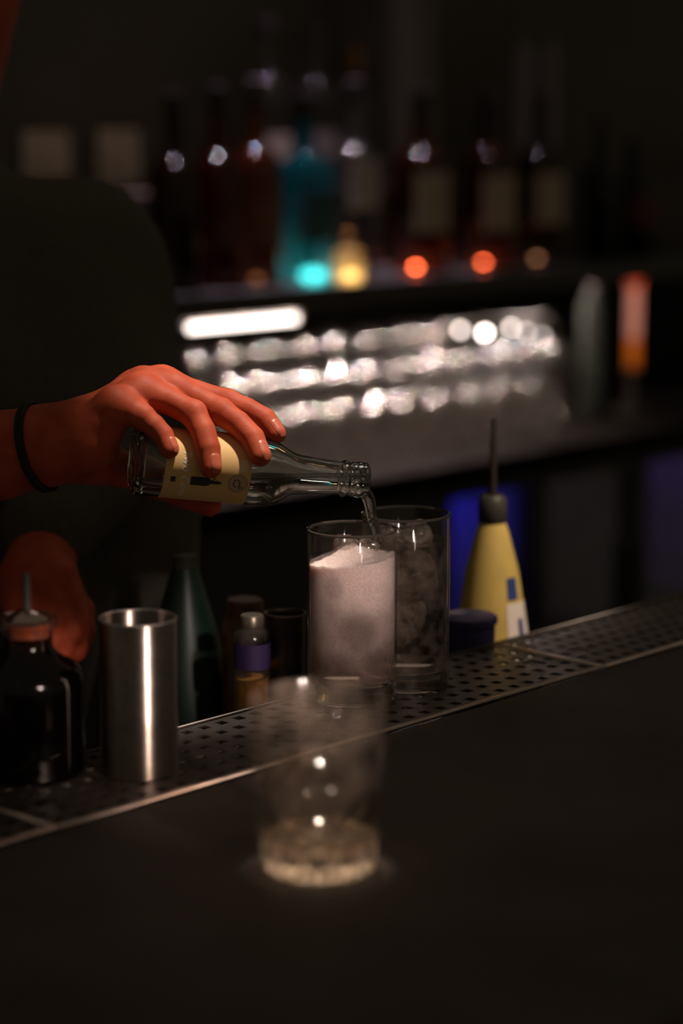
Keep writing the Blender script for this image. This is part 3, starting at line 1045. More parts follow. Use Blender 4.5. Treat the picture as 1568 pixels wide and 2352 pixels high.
L_ARM = [(lp(120, 1150, -55), 29.0), (lp(95, 1290, -20), 25.0), (lp(90, 1345, -8), 26.0)]
L_PALM = [(lp(80, 1340, -5), lp(110, 1420, 0), 24, 22), (lp(120, 1340, 0), lp(155, 1400, 6), 20, 15), (lp(60, 1340, -5), lp(60, 1430, -4), 20, 18)]
L_F = [[(lp(150, 1385, 8), 11), (lp(185, 1440, 16), 9.5), (lp(172, 1495, 22), 8.5), (lp(135, 1512, 18), 7.8)],
       [(lp(135, 1400, 16), 11), (lp(160, 1455, 30), 9.5), (lp(142, 1500, 32), 8.5), (lp(110, 1510, 24), 8)],
       [(lp(110, 1410, 18), 11), (lp(125, 1468, 36), 9.5), (lp(108, 1505, 34), 8.5), (lp(85, 1508, 24), 8)],
       [(lp(80, 1410, 16), 10), (lp(88, 1470, 32), 8.5), (lp(75, 1500, 30), 8), (lp(60, 1500, 20), 7)],
       [(lp(150, 1360, -5), 13), (lp(185, 1400, -14), 10.5), (lp(192, 1450, -12), 9.5), (lp(180, 1490, -6), 8.5)]]


def left_sdf(P):
    palm = None
    for a, b, ra, rb in L_PALM:
        d = cap(P, a, b, ra, rb)
        palm = d if palm is None else smin(palm, d, 10)
    palm = smin(palm, chain(P, L_ARM, 8), 14)
    out = palm
    for f in L_F:
        out = np.minimum(out, smin(palm, chain(P, f, 3), 7))
    return out


LMI = PI_ @ Matrix.Translation(lc) @ R3.to_4x4() @ Matrix.Diagonal((0.001, 0.001, 0.001, 1))
lv, lq = nets(left_sdf, (-70, -58, -90), (60, 120, 60), 2.2)

# head, neck and trunk in world metres (person frame)


def wp(px, py, d):
    return np.array(at_d(px, py, d) - Vector(person.location), np.float32)


neck_lo = wp(-175, 530, 1.99); neck_hi = wp(-150, 140, 1.99)
head_c = wp(-150, -140, 1.985)
shL = wp(170, 625, 2.00)          # shoulder at picture right
shR = wp(-450, 625, 1.93)
hipC = np.array((float((shL[0] + shR[0]) / 2 + 0.02), float((shL[1] + shR[1]) / 2 + 0.02), 0.92), np.float32)
chest = (shL + shR) / 2 + np.array((0, 0.0, -0.13), np.float32)
elR = wp(-560, 1085, 1.63)
elL = wp(285, 960, 1.93)
wrL = wp(118, 1215, 1.785)
fw = np.array((0.25, -1.0, 0), np.float32); fw /= np.linalg.norm(fw)     # where the bartender faces
sd = np.array((1.0, 0.25, 0), np.float32); sd /= np.linalg.norm(sd)


def body_sdf(P):
    h = ell(P, head_c, (0.078, 0.095, 0.115))
    h = smin(h, ell(P, head_c + fw * 0.035 + np.array((0, 0, -0.06), np.float32), (0.055, 0.06, 0.06)), 0.04)
    h = smin(h, cap(P, head_c + fw * 0.088 + np.array((0, 0, 0.012), np.float32), head_c + fw * 0.112 + np.array((0, 0, -0.028), np.float32), 0.009, 0.014), 0.012)
    h = smin(h, cap(P, head_c + fw * 0.086 + sd * 0.02 + np.array((0, 0, -0.062), np.float32), head_c + fw * 0.086 - sd * 0.02 + np.array((0, 0, -0.062), np.float32), 0.009, 0.009), 0.008)
    for s_ in (-1, 1):
        h = smin(h, ell(P, head_c + sd * 0.080 * s_ + np.array((0, 0, -0.01), np.float32), (0.014, 0.022, 0.032)), 0.008)
        h = np.maximum(h, -ell(P, head_c + fw * 0.098 + sd * 0.032 * s_ + np.array((0, 0, 0.012), np.float32), (0.016, 0.016, 0.010)))
    d = smin(h, cap(P, neck_lo, neck_hi, 0.060, 0.056), 0.03)
    d = smin(d, cap(P, shR, shL, 0.055, 0.055), 0.06)
    d = smin(d, cap(P, chest, hipC, 0.10, 0.10), 0.08)
    d = smin(d, chain(P, [(shR, 0.05), (elR, 0.041)], 0.02), 0.03)
    d = smin(d, chain(P, [(shL, 0.05), (elL, 0.040), (wrL, 0.028)], 0.02), 0.03)
    return d


allp = np.stack([neck_lo, head_c, shL, shR, hipC, elR, elL, wrL])
bv, bq = nets(body_sdf, allp.min(0) - 0.16, allp.max(0) + 0.17, 0.009)
body = link('body', mesh_from('body', [(tr(hv, HMI), hq), (tr(lv, LMI), lq), (bv, bq)]), M_SKIN, person, True)

tors = np.stack([chest + sd * 0.09, chest - sd * 0.09])


def shirt_sdf(P):
    d = cap(P, chest + sd * 0.085, chest - sd * 0.085, 0.118, 0.118)
    d = smin(d, cap(P, hipC + sd * 0.06, hipC - sd * 0.06, 0.118, 0.118), 0.16)
    d = smin(d, cap(P, (chest + hipC) / 2 + sd * 0.075, (chest + hipC) / 2 - sd * 0.075, 0.118, 0.118), 0.12)
    d = smin(d, cap(P, shR, shL, 0.075, 0.075), 0.07)
    d = smin(d, cap(P, neck_lo, neck_lo + np.array((0, 0, 0.028), np.float32), 0.078, 0.067), 0.05)
    d = smin(d, chain(P, [(shR, 0.072), (shR * 0.25 + elR * 0.75, 0.058)], 0.02), 0.04)
    d = smin(d, chain(P, [(shL, 0.074), (elL, 0.056), (wrL, 0.040)], 0.02), 0.04)
    # folds
    d = d + 0.004 * np.sin(P[..., 2] * 38 + P[..., 0] * 22) * np.sin(P[..., 0] * 31 + P[..., 1] * 17)
    return d


sv, sq = nets(shirt_sdf, allp.min(0) - 0.19, allp.max(0) + 0.12, 0.010)
link('shirt', mesh_from('shirt', [(sv, sq)]), M_SHIRT, person, True)


def trouser_sdf(P):
    d = None
    for s_ in (-1, 1):
        hp_ = hipC + sd * 0.085 * s_
        c = chain(P, [(hp_, 0.10), (np.array((hp_[0] + fw[0] * 0.03, hp_[1] + fw[1] * 0.03, 0.50), np.float32), 0.075), (np.array((hp_[0], hp_[1], 0.09), np.float32), 0.058)], 0.03)
        d = c if d is None else smin(d, c, 0.05)
    return d


def shoe_sdf_for(s_):
    hp_ = hipC + sd * 0.085 * s_

    def fn(P):
        a = np.array((hp_[0], hp_[1], 0.045), np.float32); b = a + fw * 0.16
        d = cap(P, a, b, 0.044, 0.040)
        return np.maximum(d, -(P[..., 2] - 0.002))
    return fn, hp_


tv, tq = nets(trouser_sdf, (hipC[0] - 0.26, hipC[1] - 0.26, 0.02), (hipC[0] + 0.26, hipC[1] + 0.26, 1.06), 0.014)
link('trousers', mesh_from('trousers', [(tv, tq)]), M_TROUSER, person, True)
for s_ in (-1, 1):
    fn, c = shoe_sdf_for(s_)
    v, q = nets(fn, (c[0] - 0.25, c[1] - 0.25, -0.02), (c[0] + 0.25, c[1] + 0.25, 0.12), 0.010)
    link('shoe', mesh_from('shoe', [(v, q)]), M_BLACKPLASTIC, person, True)


def hair_sdf(P):
    d = ell(P, head_c + np.array((0, 0, 0.018), np.float32) - fw * 0.012, (0.088, 0.100, 0.112))
    cutp = (P - (head_c + fw * 0.045)) @ fw - 0.0
    low = (head_c[2] - 0.03) - P[..., 2]
    return np.maximum(np.maximum(d, np.minimum(cutp, 0.045 + head_c[2] - P[..., 2])), low)


v, q = nets(hair_sdf, head_c - 0.15, head_c + 0.16, 0.006)
link('hair', mesh_from('hair', [(v, q)]), M_HAIR, person, True)
for s_ in (-1, 1):
    bm = bmesh.new(); bmesh.ops.create_uvsphere(bm, u_segments=16, v_segments=10, radius=0.0125)
    p = head_c + fw * 0.083 + sd * 0.032 * s_ + np.array((0, 0, 0.012), np.float32)
    bmobj('eye', bm, M_EYE, person, True, Vector([float(x) for x in p]))


# nails
def sdf1(fn, p):
    return float(fn(np.asarray(p, np.float32).reshape(1, 1, 1, 3))[0, 0, 0])


NAILS = [('index', np.array((0.72, 0.05, 0.70)), 7.6, 12.5), ('middle', np.array((0.70, 0.02, 0.72)), 7.8, 13.0), ('ring', np.array((0.62, -0.10, 0.78)), 7.2, 12.0), ('pinky', np.array((0.80, 0.10, 0.60)), 5.8, 9.5), ('thumb', np.array((-0.1, -0.9, -0.45)), 7.0, 10.5)]
for nm, nn, wd, ln in NAILS:
    a = Vector(FINGERS[nm][-2][0]); b = Vector(FINGERS[nm][-1][0])
    t = (b - a).normalized()
    n_ = Vector([float(x) for x in nn]); n_ = (n_ - t * n_.dot(t)).normalized()
    u = t.cross(n_)
    r = FINGERS[nm][-1][1]
    bm = bmesh.new()
    G = []
    cu, cv = 8, 10
    for j in range(cv + 1):
        row = []
        for i in range(cu + 1):
            x = (i / cu - 0.5) * 2; y = (j / cv - 0.5) * 2
            sx_ = 1 - 0.10 * max(0, y) ** 2 - 0.22 * max(0, -y) ** 3
            th_ = x * sx_ * wd / r * 0.62
            along = y * ln * 0.5 * (1 - 0.10 * x * x)
            o_ = b + t * (along - r * 0.22)
            dr = (n_ * math.cos(th_) + u * math.sin(th_)).normalized()
            if y > 0.75: dr = (dr + t * 0.35 * (y - 0.75) / 0.25).normalized()
            lo_, hi_ = 0.0, r * 2.2
            for _ in range(14):
                mid = (lo_ + hi_) / 2
                if sdf1(hand_sdf, o_ + dr * mid) < 0: lo_ = mid
                else: hi_ = mid
            lift = 0.42 if abs(x) < 0.95 else 0.1
            if j == 0: lift = -0.1
            row.append(bm.verts.new(HMI @ (o_ + dr * (lo_ + lift))))
        G.append(row)
    for j in range(cv):
        for i in range(cu):
            bm.faces.new((G[j][i], G[j][i + 1], G[j + 1][i + 1], G[j + 1][i]))
    bmobj('fingernail', bm, M_NAIL, person, True)

# braided band round the wrist
arm_dir = Vector(ARM[0][0]) - Vector(ARM[2][0]); arm_dir.normalize()
u = Vector((0, 1, 0)); u = (u - arm_dir * u.dot(arm_dir)).normalized(); v_ = arm_dir.cross(u)
cen = Vector(hp(88, 1023, -4))
ringr = []
for i in range(72):
    a = 2 * math.pi * i / 72
    dr = u * math.cos(a) + v_ * math.sin(a)
    lo_, hi_ = 0, 45
    for _ in range(14):
        mid = (lo_ + hi_) / 2
        if sdf1(hand_sdf, cen + dr * mid) < 0: lo_ = mid
        else: hi_ = mid
    ringr.append(lo_)
bm = bmesh.new()
for st in range(3):
    pts = []
    for i in range(360):
        a = 2 * math.pi * i / 360
        r = ringr[(i * 72 // 360) % 72] * (1 - (i * 72 / 360) % 1) + ringr[(i * 72 // 360 + 1) % 72] * ((i * 72 / 360) % 1)
        ph = 24 * a + st * 2 * math.pi / 3
        dr = u * math.cos(a) + v_ * math.sin(a)
        pts.append(HMI @ (cen + dr * (r + 1.2 + 0.8 * math.sin(2 * ph)) + arm_dir * (2.1 * math.sin(ph))))
    pts.append(pts[0])
    tube_bm(pts, 0.0014, 8, bm)
o = bmobj('bracelet', bm, M_BRAID, person, True)
o['label'] = 'black braided wrist band'

# ------------------------------------------------------------------ things on the worktop behind the tray


def on_work(px, d):
    """point on the worktop under picture column px at depth d"""
    p = at_d(px, 1400, d)
    return Vector((p.x, p.y, WZ))


def bottle_at(name, loc, label, cat='bottle', group=None):
    return empty(name, loc, label, cat, group)


# conical squeeze bottle of yellow juice
py_ = on_work(1128, 1.86)
yb = bottle_at('juice_bottle', py_, 'conical bottle of yellow juice with black cap and white side label, behind the drip tray')
hy = CAMZ - (at_d(1145, 1185, 1.86).z) ; hy = at_d(1145, 1190, 1.86).z - WZ
lathe('body', [(0, 0), (0.034, 0.0), (0.0372, 0.004), (0.0376, 0.012), (0.0335, 0.045), (0.0225, hy * 0.74), (0.0135, hy * 0.95), (0.0105, hy)], mat('yellow_juice', (0.66, 0.46, 0.13), 0.35, c2=(0.56, 0.40, 0.12), scale=40, coat=0.3), yb, 64, closed=False)
lathe('cap', [(0.0102, hy - 0.002), (0.0118, hy), (0.0118, hy + 0.018), (0.009, hy + 0.0215), (0, hy + 0.022)], M_BLACKPLASTIC, yb, 32)
lathe('spout', [(0, hy + 0.022), (0.0035, hy + 0.022), (0.0018, hy + 0.085), (0, hy + 0.0852)], mat('spout_plastic', (0.03, 0.022, 0.018), 0.45), yb, 16)
# label sheet wrapped on the cone's right side
bm = bmesh.new(); G = []


def cone_r(z):
    return float(np.interp(z, [0.012, 0.045, hy * 0.74, hy * 0.95], [0.0376, 0.0335, 0.0225, 0.0135])) + 0.0006


def cone_patch(z0, z1, a0, a1, lift=0.0, nz=8, na_=10):
    bm = bmesh.new(); G = []
    for j in range(nz + 1):
        z = z0 + (z1 - z0) * j / nz
        G.append([bm.verts.new(((cone_r(z) + lift) * math.cos(math.radians(a0 + (a1 - a0) * i / na_)), (cone_r(z) + lift) * math.sin(math.radians(a0 + (a1 - a0) * i / na_)), z)) for i in range(na_ + 1)])
    for j in range(nz):
        for i in range(na_): bm.faces.new((G[j][i], G[j][i + 1], G[j + 1][i + 1], G[j + 1][i]))
    return bm


wl = bmobj('label', cone_patch(0.014, hy * 0.60, -66, 10), mat('white_label', (0.85, 0.74, 0.66), 0.6), yb, True)
M_BLUEPRINT = mat('blue_print', (0.03, 0.06, 0.22), 0.6)
bmobj('printed_block', cone_patch(hy * 0.62, hy * 0.73, -62, -38, 0.0002), M_BLUEPRINT, wl, True)
bmobj('printed_bar', cone_patch(hy * 0.34, hy * 0.52, -44, -32, 0.0004), M_BLUEPRINT, wl, True)
bmobj('printed_dot', cone_patch(hy * 0.20, hy * 0.24, -52, -40, 0.0004), M_PRINT_GREY, wl, True)

# dark blue squat pot left of it
pd = on_work(1078, 1.76)
dp = bottle_at('plastic_pot', pd, 'squat dark blue plastic pot half hiding the foot of the yellow juice bottle', 'pot')
pz = at_d(1078, 1412, 1.76).z - WZ
M_BLUEPOT = mat('dark_blue_plastic', (0.030, 0.022, 0.085), 0.5)
lathe('body', [(0, 0), (0.016, 0), (0.0175, 0.002), (0.0205, pz - 0.006), (0.0205, pz - 0.004)], M_BLUEPOT, dp, 40, closed=False)
lathe('lid', [(0, pz), (0.020, pz), (0.0222, pz - 0.0015), (0.0222, pz - 0.006), (0.0204, pz - 0.006)], M_BLUEPOT, dp, 40, closed=False)

# small glass bottle with amber liquid, and a dark shaker tin
pg = on_work(578, 1.66)
sb_ = bottle_at('small_liqueur_bottle', pg, 'small clear bottle with purple label strip and amber liquid, behind the drip tray')
zt = at_d(578, 1412, 1.66).z - WZ; zl = at_d(578, 1562, 1.66).z - WZ
M_SMALLGLASS = thin_glass('small_bottle_glass', (0.75, 0.70, 0.66), 0.10, 0.12, (0.45, 0.38, 0.34))
lathe('body', [(0, 0), (0.012, 0), (0.0135, 0.002), (0.0135, zl + 0.028), (0.0125, zl + 0.034), (0.0075, zl + 0.040), (0.0070, zt - 0.008)], M_SMALLGLASS, sb_, 40, closed=False)
lathe('cap', [(0, zt), (0.0080, zt), (0.0088, zt - 0.001), (0.0088, zt - 0.0085), (0.0068, zt - 0.009)], mat('pewter_cap', (0.22, 0.18, 0.14), 0.35, 0.8), sb_, 32, closed=False)
lathe('amber_liquid', [(0, 0.002), (0.0118, 0.002), (0.0124, 0.004), (0.0124, zl), (0, zl + 0.0002)], mat('amber_liquid', (0.36, 0.17, 0.03), 0.2, c2=(0.20, 0.11, 0.025), scale=120, coat=0.5), sb_, 36)
lathe('purple_label', [(0.01375, zl + 0.008), (0.01375, zl + 0.027)], mat('purple_label', (0.030, 0.014, 0.065), 0.6), sb_, 36, closed=False)

ps = on_work(655, 1.68)
zt = at_d(655, 1408, 1.68).z - WZ
sh = bottle_at('shaker_tin', ps, 'dark steel shaker tin standing just left of the fizzing tall glass, behind the tray', 'shaker')
lathe('body', [(0, 0), (0.0105, 0), (0.0122, 0.002), (0.0150, zt - 0.001), (0.0155, zt), (0.0146, zt - 0.001), (0.0115, 0.003), (0, 0.003)], mat('dark_tin', (0.17, 0.135, 0.115), 0.38, 1.0), sh, 48)
lathe('rim', [(0.0148, zt - 0.0008), (0.0158, zt - 0.0006), (0.0158, zt + 0.0006), (0.0148, zt + 0.0006)], mat('dark_tin_rim', (0.25, 0.20, 0.17), 0.3, 1.0), sh, 48)

# brown bottle shoulder right behind the small bottle
pq = on_work(562, 1.76)
zt = at_d(562, 1375, 1.76).z - WZ
aj = bottle_at('amber_jar', pq, 'low brown amber jar hidden behind the small liqueur bottle', 'jar')
M_AMBERJAR = mat('brown_jar', (0.10, 0.036, 0.012), 0.4)
lathe('body', [(0, 0), (0.017, 0), (0.0185, 0.002), (0.0185, zt - 0.022), (0.0165, zt - 0.014), (0.0135, zt - 0.010)], M_AMBERJAR, aj, 40, closed=False)
lathe('lid', [(0, zt), (0.0135, zt), (0.0145, zt - 0.002), (0.0145, zt - 0.010), (0.013, zt - 0.011)], M_AMBERJAR, aj, 40, closed=False)

# green cone bottle behind the jigger
pgc = on_work(425, 1.78)
zt = at_d(395, 1300, 1.78).z - WZ
gc = bottle_at('green_cordial_bottle', pgc, 'dark green cone-shouldered bottle behind the steel jigger')
lathe('body', [(0, 0), (0.036, 0), (0.0385, 0.003), (0.0380, 0.020), (0.026, zt * 0.62), (0.0135, zt - 0.010), (0.0095, zt)], mat('dark_green', (0.009, 0.026, 0.018), 0.4), gc, 48, closed=False)
lathe('stopper', [(0.0085, zt - 0.001), (0.0098, zt), (0.0098, zt + 0.010), (0, zt + 0.012)], M_BLACKPLASTIC, gc, 24, closed=False)

# ------------------------------------------------------------------ back bar
CZ = 0.95
cnt = empty('back_counter', bar(2.4, N_CNT + 0.2, 0), 'long dark back counter along the rear wall under the bottle shelf', 'counter')
child('countertop', barbox(0.6, 4.6, N_CNT, N_WALL - 0.001, CZ - 0.035, CZ, bevel=0.003), mat('back_counter_top', (0.0085, 0.0072, 0.0062), 0.8, c2=(0.006, 0.005, 0.0045), scale=12, spec=0.04), cnt)
struct('shade_panel_1', barbox(0.6, 4.6, N_WALL - 0.012, N_WALL - 0.002, CZ + 0.0005, 1.204), mat('added_dark_panel', (0.012, 0.011, 0.010), 0.6, spec=0.1))  # dark sheet added over the wall so it stays dim behind the glasses
child('plinth', barbox(0.6, 4.6, N_CNT + 0.06, N_CNT + 0.10, 0.0, 0.09), M_BLACKMETAL, cnt)

N_SH = 2.215
SZ = 1.218
shf = empty('bottle_shelf', bar(2.4, N_SH + 0.1, SZ), 'lit dark bottle shelf with a thick front edge above the rows of upturned glasses', 'shelf')
child('board', barbox(0.6, 4.6, N_SH, N_WALL - 0.013, SZ - 0.012, SZ, bevel=0.002), mat('shelf_top', (0.040, 0.042, 0.040), 0.4, c2=(0.032, 0.034, 0.033), scale=20), shf)
child('front_edge', barbox(0.6, 4.6, N_SH + 0.001, N_SH + 0.02, SZ - 0.034, SZ - 0.0125), M_BLACKMETAL, shf)
for s_ in (0.9, 2.75, 4.3):
    child('bracket', barbox(s_ - 0.01, s_ + 0.01, N_SH + 0.20, N_WALL - 0.014, SZ - 0.034, SZ - 0.0125), M_BLACKMETAL, shf)
N_UP = 2.44
UZ = 1.345
ush = empty('riser_shelf', bar(2.4, N_UP + 0.1, UZ), 'dark upper riser step behind the front row of bottles', 'shelf')
child('board', barbox(0.6, 4.6, N_UP, N_WALL - 0.004, UZ - 0.02, UZ), M_DARKWOOD, ush)
child('riser', barbox(0.6, 4.6, N_UP + 0.005, N_UP + 0.02, SZ + 0.001, UZ - 0.0205), M_DARKWOOD, ush)

# LED strips under the shelf
M_LED = emitter('led_diffuser', (1.0, 0.84, 0.76), 6.0)
M_LED2 = emitter('added_diode', (1.0, 0.76, 0.66), 3400.0)
M_LED3 = emitter('led_weak_diode', (1.0, 0.84, 0.76), 40.0)


def led_strip(px0, px1, py, n, label, dots=0, z=None):
    a, b_ = s_at(px0, n), s_at(px1, n)
    z = z or at_n((px0 + px1) / 2, py, n).z
    r = empty('led_strip', bar((a + b_) / 2, n, z), label, 'light')
    child('housing', barbox(a - 0.01, b_ + 0.01, n + 0.004, n + 0.016, z - 0.006, min(SZ - 0.0127, z + 0.016)), M_BLACKMETAL, r)
    if not dots:
        child('diffuser', barbox(a, b_, n, n + 0.004, z - 0.0045, z + 0.0045, bevel=0.001), M_LED, r)
    elif isinstance(dots, int):
        spots = [(a + (b_ - a) * (i + 0.5) / dots, z, M_LED2) for i in range(dots)]
    else:
        spots = [(s_at(p_, n), at_n(p_, q_, n).z, emitter('led_weak_diode', (1.0, 0.84, 0.76), e_)) for p_, q_, e_ in dots]
    for s_, zz, m_ in spots if dots else ():
        bm = bmesh.new(); bmesh.ops.create_uvsphere(bm, u_segments=12, v_segments=8, radius=0.0048)
        bmesh.ops.translate(bm, vec=bar(s_, n, zz), verts=bm.verts)
        child('diode', bm, m_, r, True)
    return r


led_strip(436, 682, 742, N_SH + 0.022, 'glowing white light strip under the left end of the bottle shelf')
led_strip(1040, 1262, 758, N_SH + 0.035, 'short row of white light diodes under the right half of the bottle shelf', [(1058, 758, 9), (1114, 765, 26), (1174, 755, 9), (1210, 764, 5), (1246, 772, 4)])

led_strip(440, 1290, 700, N_SH + 0.125, 'line of small white diodes added out of sight under the shelf board, over the upturned glasses', 4, SZ - 0.022)  # unseen strip added to light the glasses below
led_strip(440, 860, 700, N_SH + 0.024, 'line of small white diodes added out of sight behind the front edge of the bottle shelf', 5, SZ - 0.018)  # unseen strip added for highlights on the upturned glasses
# upturned glasses: three rows, tall ones at the rear
M_TUMBLER = thin_glass('tumbler_glass', (0.96, 0.95, 0.94), 0.06, 0.012, (0.75, 0.66, 0.60), hscale=20, hlo=0.2, hhi=0.8, f0=0.12)  # diffuse share added so the glasses glow under the diodes
M_TUMBASE = thin_glass('tumbler_foot', (0.95, 0.94, 0.93), 0.09, 0.012, (0.75, 0.68, 0.64), hscale=20, hlo=0.2, hhi=0.8, f0=0.26)


def upturned_glass(loc, h, r0, r1):
    r = empty('upturned_glass', loc)
    lathe('wall', [(r0 - 0.0012, 0.0005), (r0 - 0.0004, 0.0), (r0, 0.0006), (r1, h - 0.028)], M_TUMBLER, r, 32, closed=False, sharp=60)
    lathe('foot', [(r1 * math.cos(q_ * math.pi / 28), h - 0.028 + 0.028 * math.sin(q_ * math.pi / 28)) for q_ in range(12)] + [(r1 * 0.28, h - 0.0005), (0, h - 0.0016)], M_TUMBASE, r, 32, closed=False, sharp=60)
    return r


ORD = 'first second third fourth fifth sixth seventh eighth ninth tenth eleventh twelfth thirteenth fourteenth'.split()
ROWS = [(N_SH + 0.005, 0.098, 0.0350, 0.0325, 'short upturned tumbler in the front row on the back counter', 'front row of upturned tumblers'),
        (N_SH + 0.090, 0.136, 0.0340, 0.0310, 'medium upturned glass in the middle row on the back counter', 'middle row of upturned glasses'),
        (N_SH + 0.180, 0.176, 0.0330, 0.0300, 'tall upturned glass in the rear row on the back counter', 'rear row of upturned glasses')]
rng = random.Random(5)
for row, (n, h, r0, r1, text, grp) in enumerate(ROWS):
    s = s_at(425, n)
    end = s_at(1285 - 8 * row, n)
    proto, cnt_ = None, 0
    while s < end:
        loc = bar(s + rng.uniform(-.003, .003), n + rng.uniform(-.004, .004), CZ)
        if proto is None:
            proto = upturned_glass(loc, h, r0, r1); w = proto
        else:
            w = copy_tree(proto); w.location = loc
        tag(w, text + ', ' + ORD[cnt_] + ' from the left', 'glass', grp)
        cnt_ += 1
        s += 0.0765

# ------------------------------------------------------------------ bottles on the shelf
M_PALELABEL = mat('pale_paper', (0.42, 0.33, 0.24), 0.8, c2=(0.36, 0.28, 0.20), scale=60)
M_GREYLABEL = mat('grey_paper', (0.50, 0.42, 0.38), 0.8, scale=60)
M_BEIGELABEL = mat('beige_paper', (0.62, 0.44, 0.34), 0.8, scale=60)
M_PUCK = emitter('shelf_light', (1.0, 0.88, 0.78), 5.5)


def shelf_bottle(px, n, z, w, h, glass, label, capm, lab=None, labz=(0.25, 0.62), square=False, neck=0.36, puck=None, name='spirit_bottle', group='bottles on the lit shelf'):
    """w,h metres; a bottle of revolution (or square) with label, cap and an optional glow added inside its foot"""
    loc = bar(s_at(px, n), n, z)
    r = empty(name, loc, label, 'bottle', group, (0, 0, math.pi / 2 - TH))
    R = w / 2
    hb = h * (1 - neck)
    prof = [(0, 0.001), (R * 0.92, 0.0), (R, 0.004), (R, hb * 0.86), (R * 0.985, hb * 0.90), (R * 0.94, hb * 0.94), (R * 0.86, hb * 0.98), (R * 0.74, hb * 1.012), (R * 0.60, hb * 1.036), (R * 0.46, hb * 1.06), (R * 0.37, hb * 1.12), (R * 0.33, h - 0.030)]
    bm = lathe_bm(prof, 40, False)
    if square:
        for v in bm.verts:
            if v.co.z < hb * 1.03:
                m_ = max(abs(v.co.x), abs(v.co.y)); rr_ = math.hypot(v.co.x, v.co.y)
                if m_ > 1e-6:
                    f = 1 + (rr_ / m_ - 1) * 0.75
                    v.co.x *= f * 0.92; v.co.y *= f * 0.92
    o = bmobj('glass', bm, glass, r, True); auto_smooth(o, 50)
    lathe('cap', [(R * 0.36, h - 0.032), (R * 0.38, h - 0.030), (R * 0.38, h - 0.001), (R * 0.33, h), (0, h)], capm, r, 24, closed=False)
    if lab is not None:
        z0, z1 = hb * labz[0], hb * labz[1]
        bm = bmesh.new()
        G = []
        for zz in (z0, z1):
            G.append([bm.verts.new(((R + 0.0006) * math.cos(a), (R + 0.0006) * math.sin(a), zz)) for a in [math.radians(-90 - 62 + 124 * i / 20 - 0) for i in range(21)]])
        for i in range(20): bm.faces.new((G[0][i], G[0][i + 1], G[1][i + 1], G[1][i]))
        if square:
            for v in bm.verts:
                m_ = max(abs(v.co.x), abs(v.co.y)); rr_ = math.hypot(v.co.x, v.co.y)
                f = 1 + (rr_ / m_ - 1) * 0.75
                v.co.x *= f * 0.92; v.co.y *= f * 0.92 + 0.02
        bmobj('label', bm, lab, r, True)
    if puck:
        off, pr_, st = puck
        bm = bmesh.new(); bmesh.ops.create_uvsphere(bm, u_segments=12, v_segments=8, radius=pr_)
        for v in bm.verts: v.co.z = v.co.z * 0.5 + 0.010
        o = bmobj('foot_glow', bm, emitter('foot_glow', (1.0, 0.86, 0.72), st), r, True, (off, -R * 0.3, 0.0))  # glow ball added in the foot, standing in for light from the shelf
    return r


M_BROWN = tinted_glass('brown_spirit', (0.20, 0.030, 0.010), 0.03, 0.05)
M_BROWN2 = tinted_glass('dark_brown_spirit', (0.12, 0.055, 0.03), 0.03, 0.05)
M_AMBER = tinted_glass('amber_spirit', (0.22, 0.09, 0.04), 0.03, 0.2)
M_TEAL = tinted_glass('teal_glass', (0.012, 0.16, 0.19), 0.03, 0.30)
M_CLEARB = thin_glass('clear_spirit', (0.80, 0.80, 0.80), 0.05, 0.03, (0.45, 0.42, 0.40))
M_YELLOWB = tinted_glass('yellow_glow_glass', (0.55, 0.36, 0.12), 0.11, 0.6)
M_RED = tinted_glass('red_spirit', (0.50, 0.03, 0.008), 0.11, 0.75)
M_DKCAP = mat('dark_cap', (0.03, 0.025, 0.025), 0.3)
M_GOLDCAP = mat('gold_cap', (0.30, 0.13, 0.015), 0.35, 0.6)
M_PALECAP = mat('pale_cap', (0.07, 0.06, 0.065), 0.35)

nS = N_SH + 0.07
shelf_bottle(405, nS, SZ, 0.072, 0.27, M_BROWN2, 'dark brown bottle at the left end of the shelf, beside the bartender', M_DKCAP)
shelf_bottle(505, nS, SZ, 0.070, 0.28, M_BROWN, 'slim dark red-brown bottle, second from the left on the shelf', M_DKCAP, mat('rust_paper', (0.10, 0.03, 0.02), 0.8), (0.3, 0.6))
shelf_bottle(592, nS, SZ, 0.070, 0.29, M_AMBER, 'amber brown bottle directly left of the teal bottle', M_PALECAP, mat('dim_orange_paper', (0.20, 0.075, 0.035), 0.8), (0.30, 0.66), puck=(-0.012, 0.008, 2.5))
shelf_bottle(700, nS, SZ, 0.078, 0.27, M_TEAL, 'square teal blue glass bottle with a glowing foot', M_DKCAP, mat('teal_paper', (0.03, 0.10, 0.11), 0.8), (0.35, 0.75), True, puck=(0.004, 0.019, 22.0))
shelf_bottle(815, nS, SZ, 0.072, 0.29, M_CLEARB, 'clear bottle with a grey and beige label just right of the teal bottle', M_PALECAP, M_GREYLABEL, (0.55, 0.95))
shelf_bottle(965, nS, SZ, 0.086, 0.28, M_BROWN, 'brown bottle with a wide pale label, first of the three right of the clear one', M_DKCAP, M_PALELABEL, (0.36, 0.86), puck=(-0.026, 0.0048, 170.0))
shelf_bottle(1118, nS, SZ, 0.088, 0.28, M_BROWN, 'brown bottle with a wide pale label, middle one of the three at right', M_DKCAP, M_PALELABEL, (0.33, 0.82), puck=(-0.026, 0.0048, 110.0))
shelf_bottle(1235, nS, SZ, 0.080, 0.28, M_BROWN2, 'brown bottle with a narrow pale label, last of the three at right', M_DKCAP, M_PALELABEL, (0.36, 0.82), puck=(-0.020, 0.0055, 16.0))
shelf_bottle(1375, nS, SZ, 0.060, 0.24, M_BROWN2, 'slim black-brown bottle near the right end of the shelf', M_DKCAP)
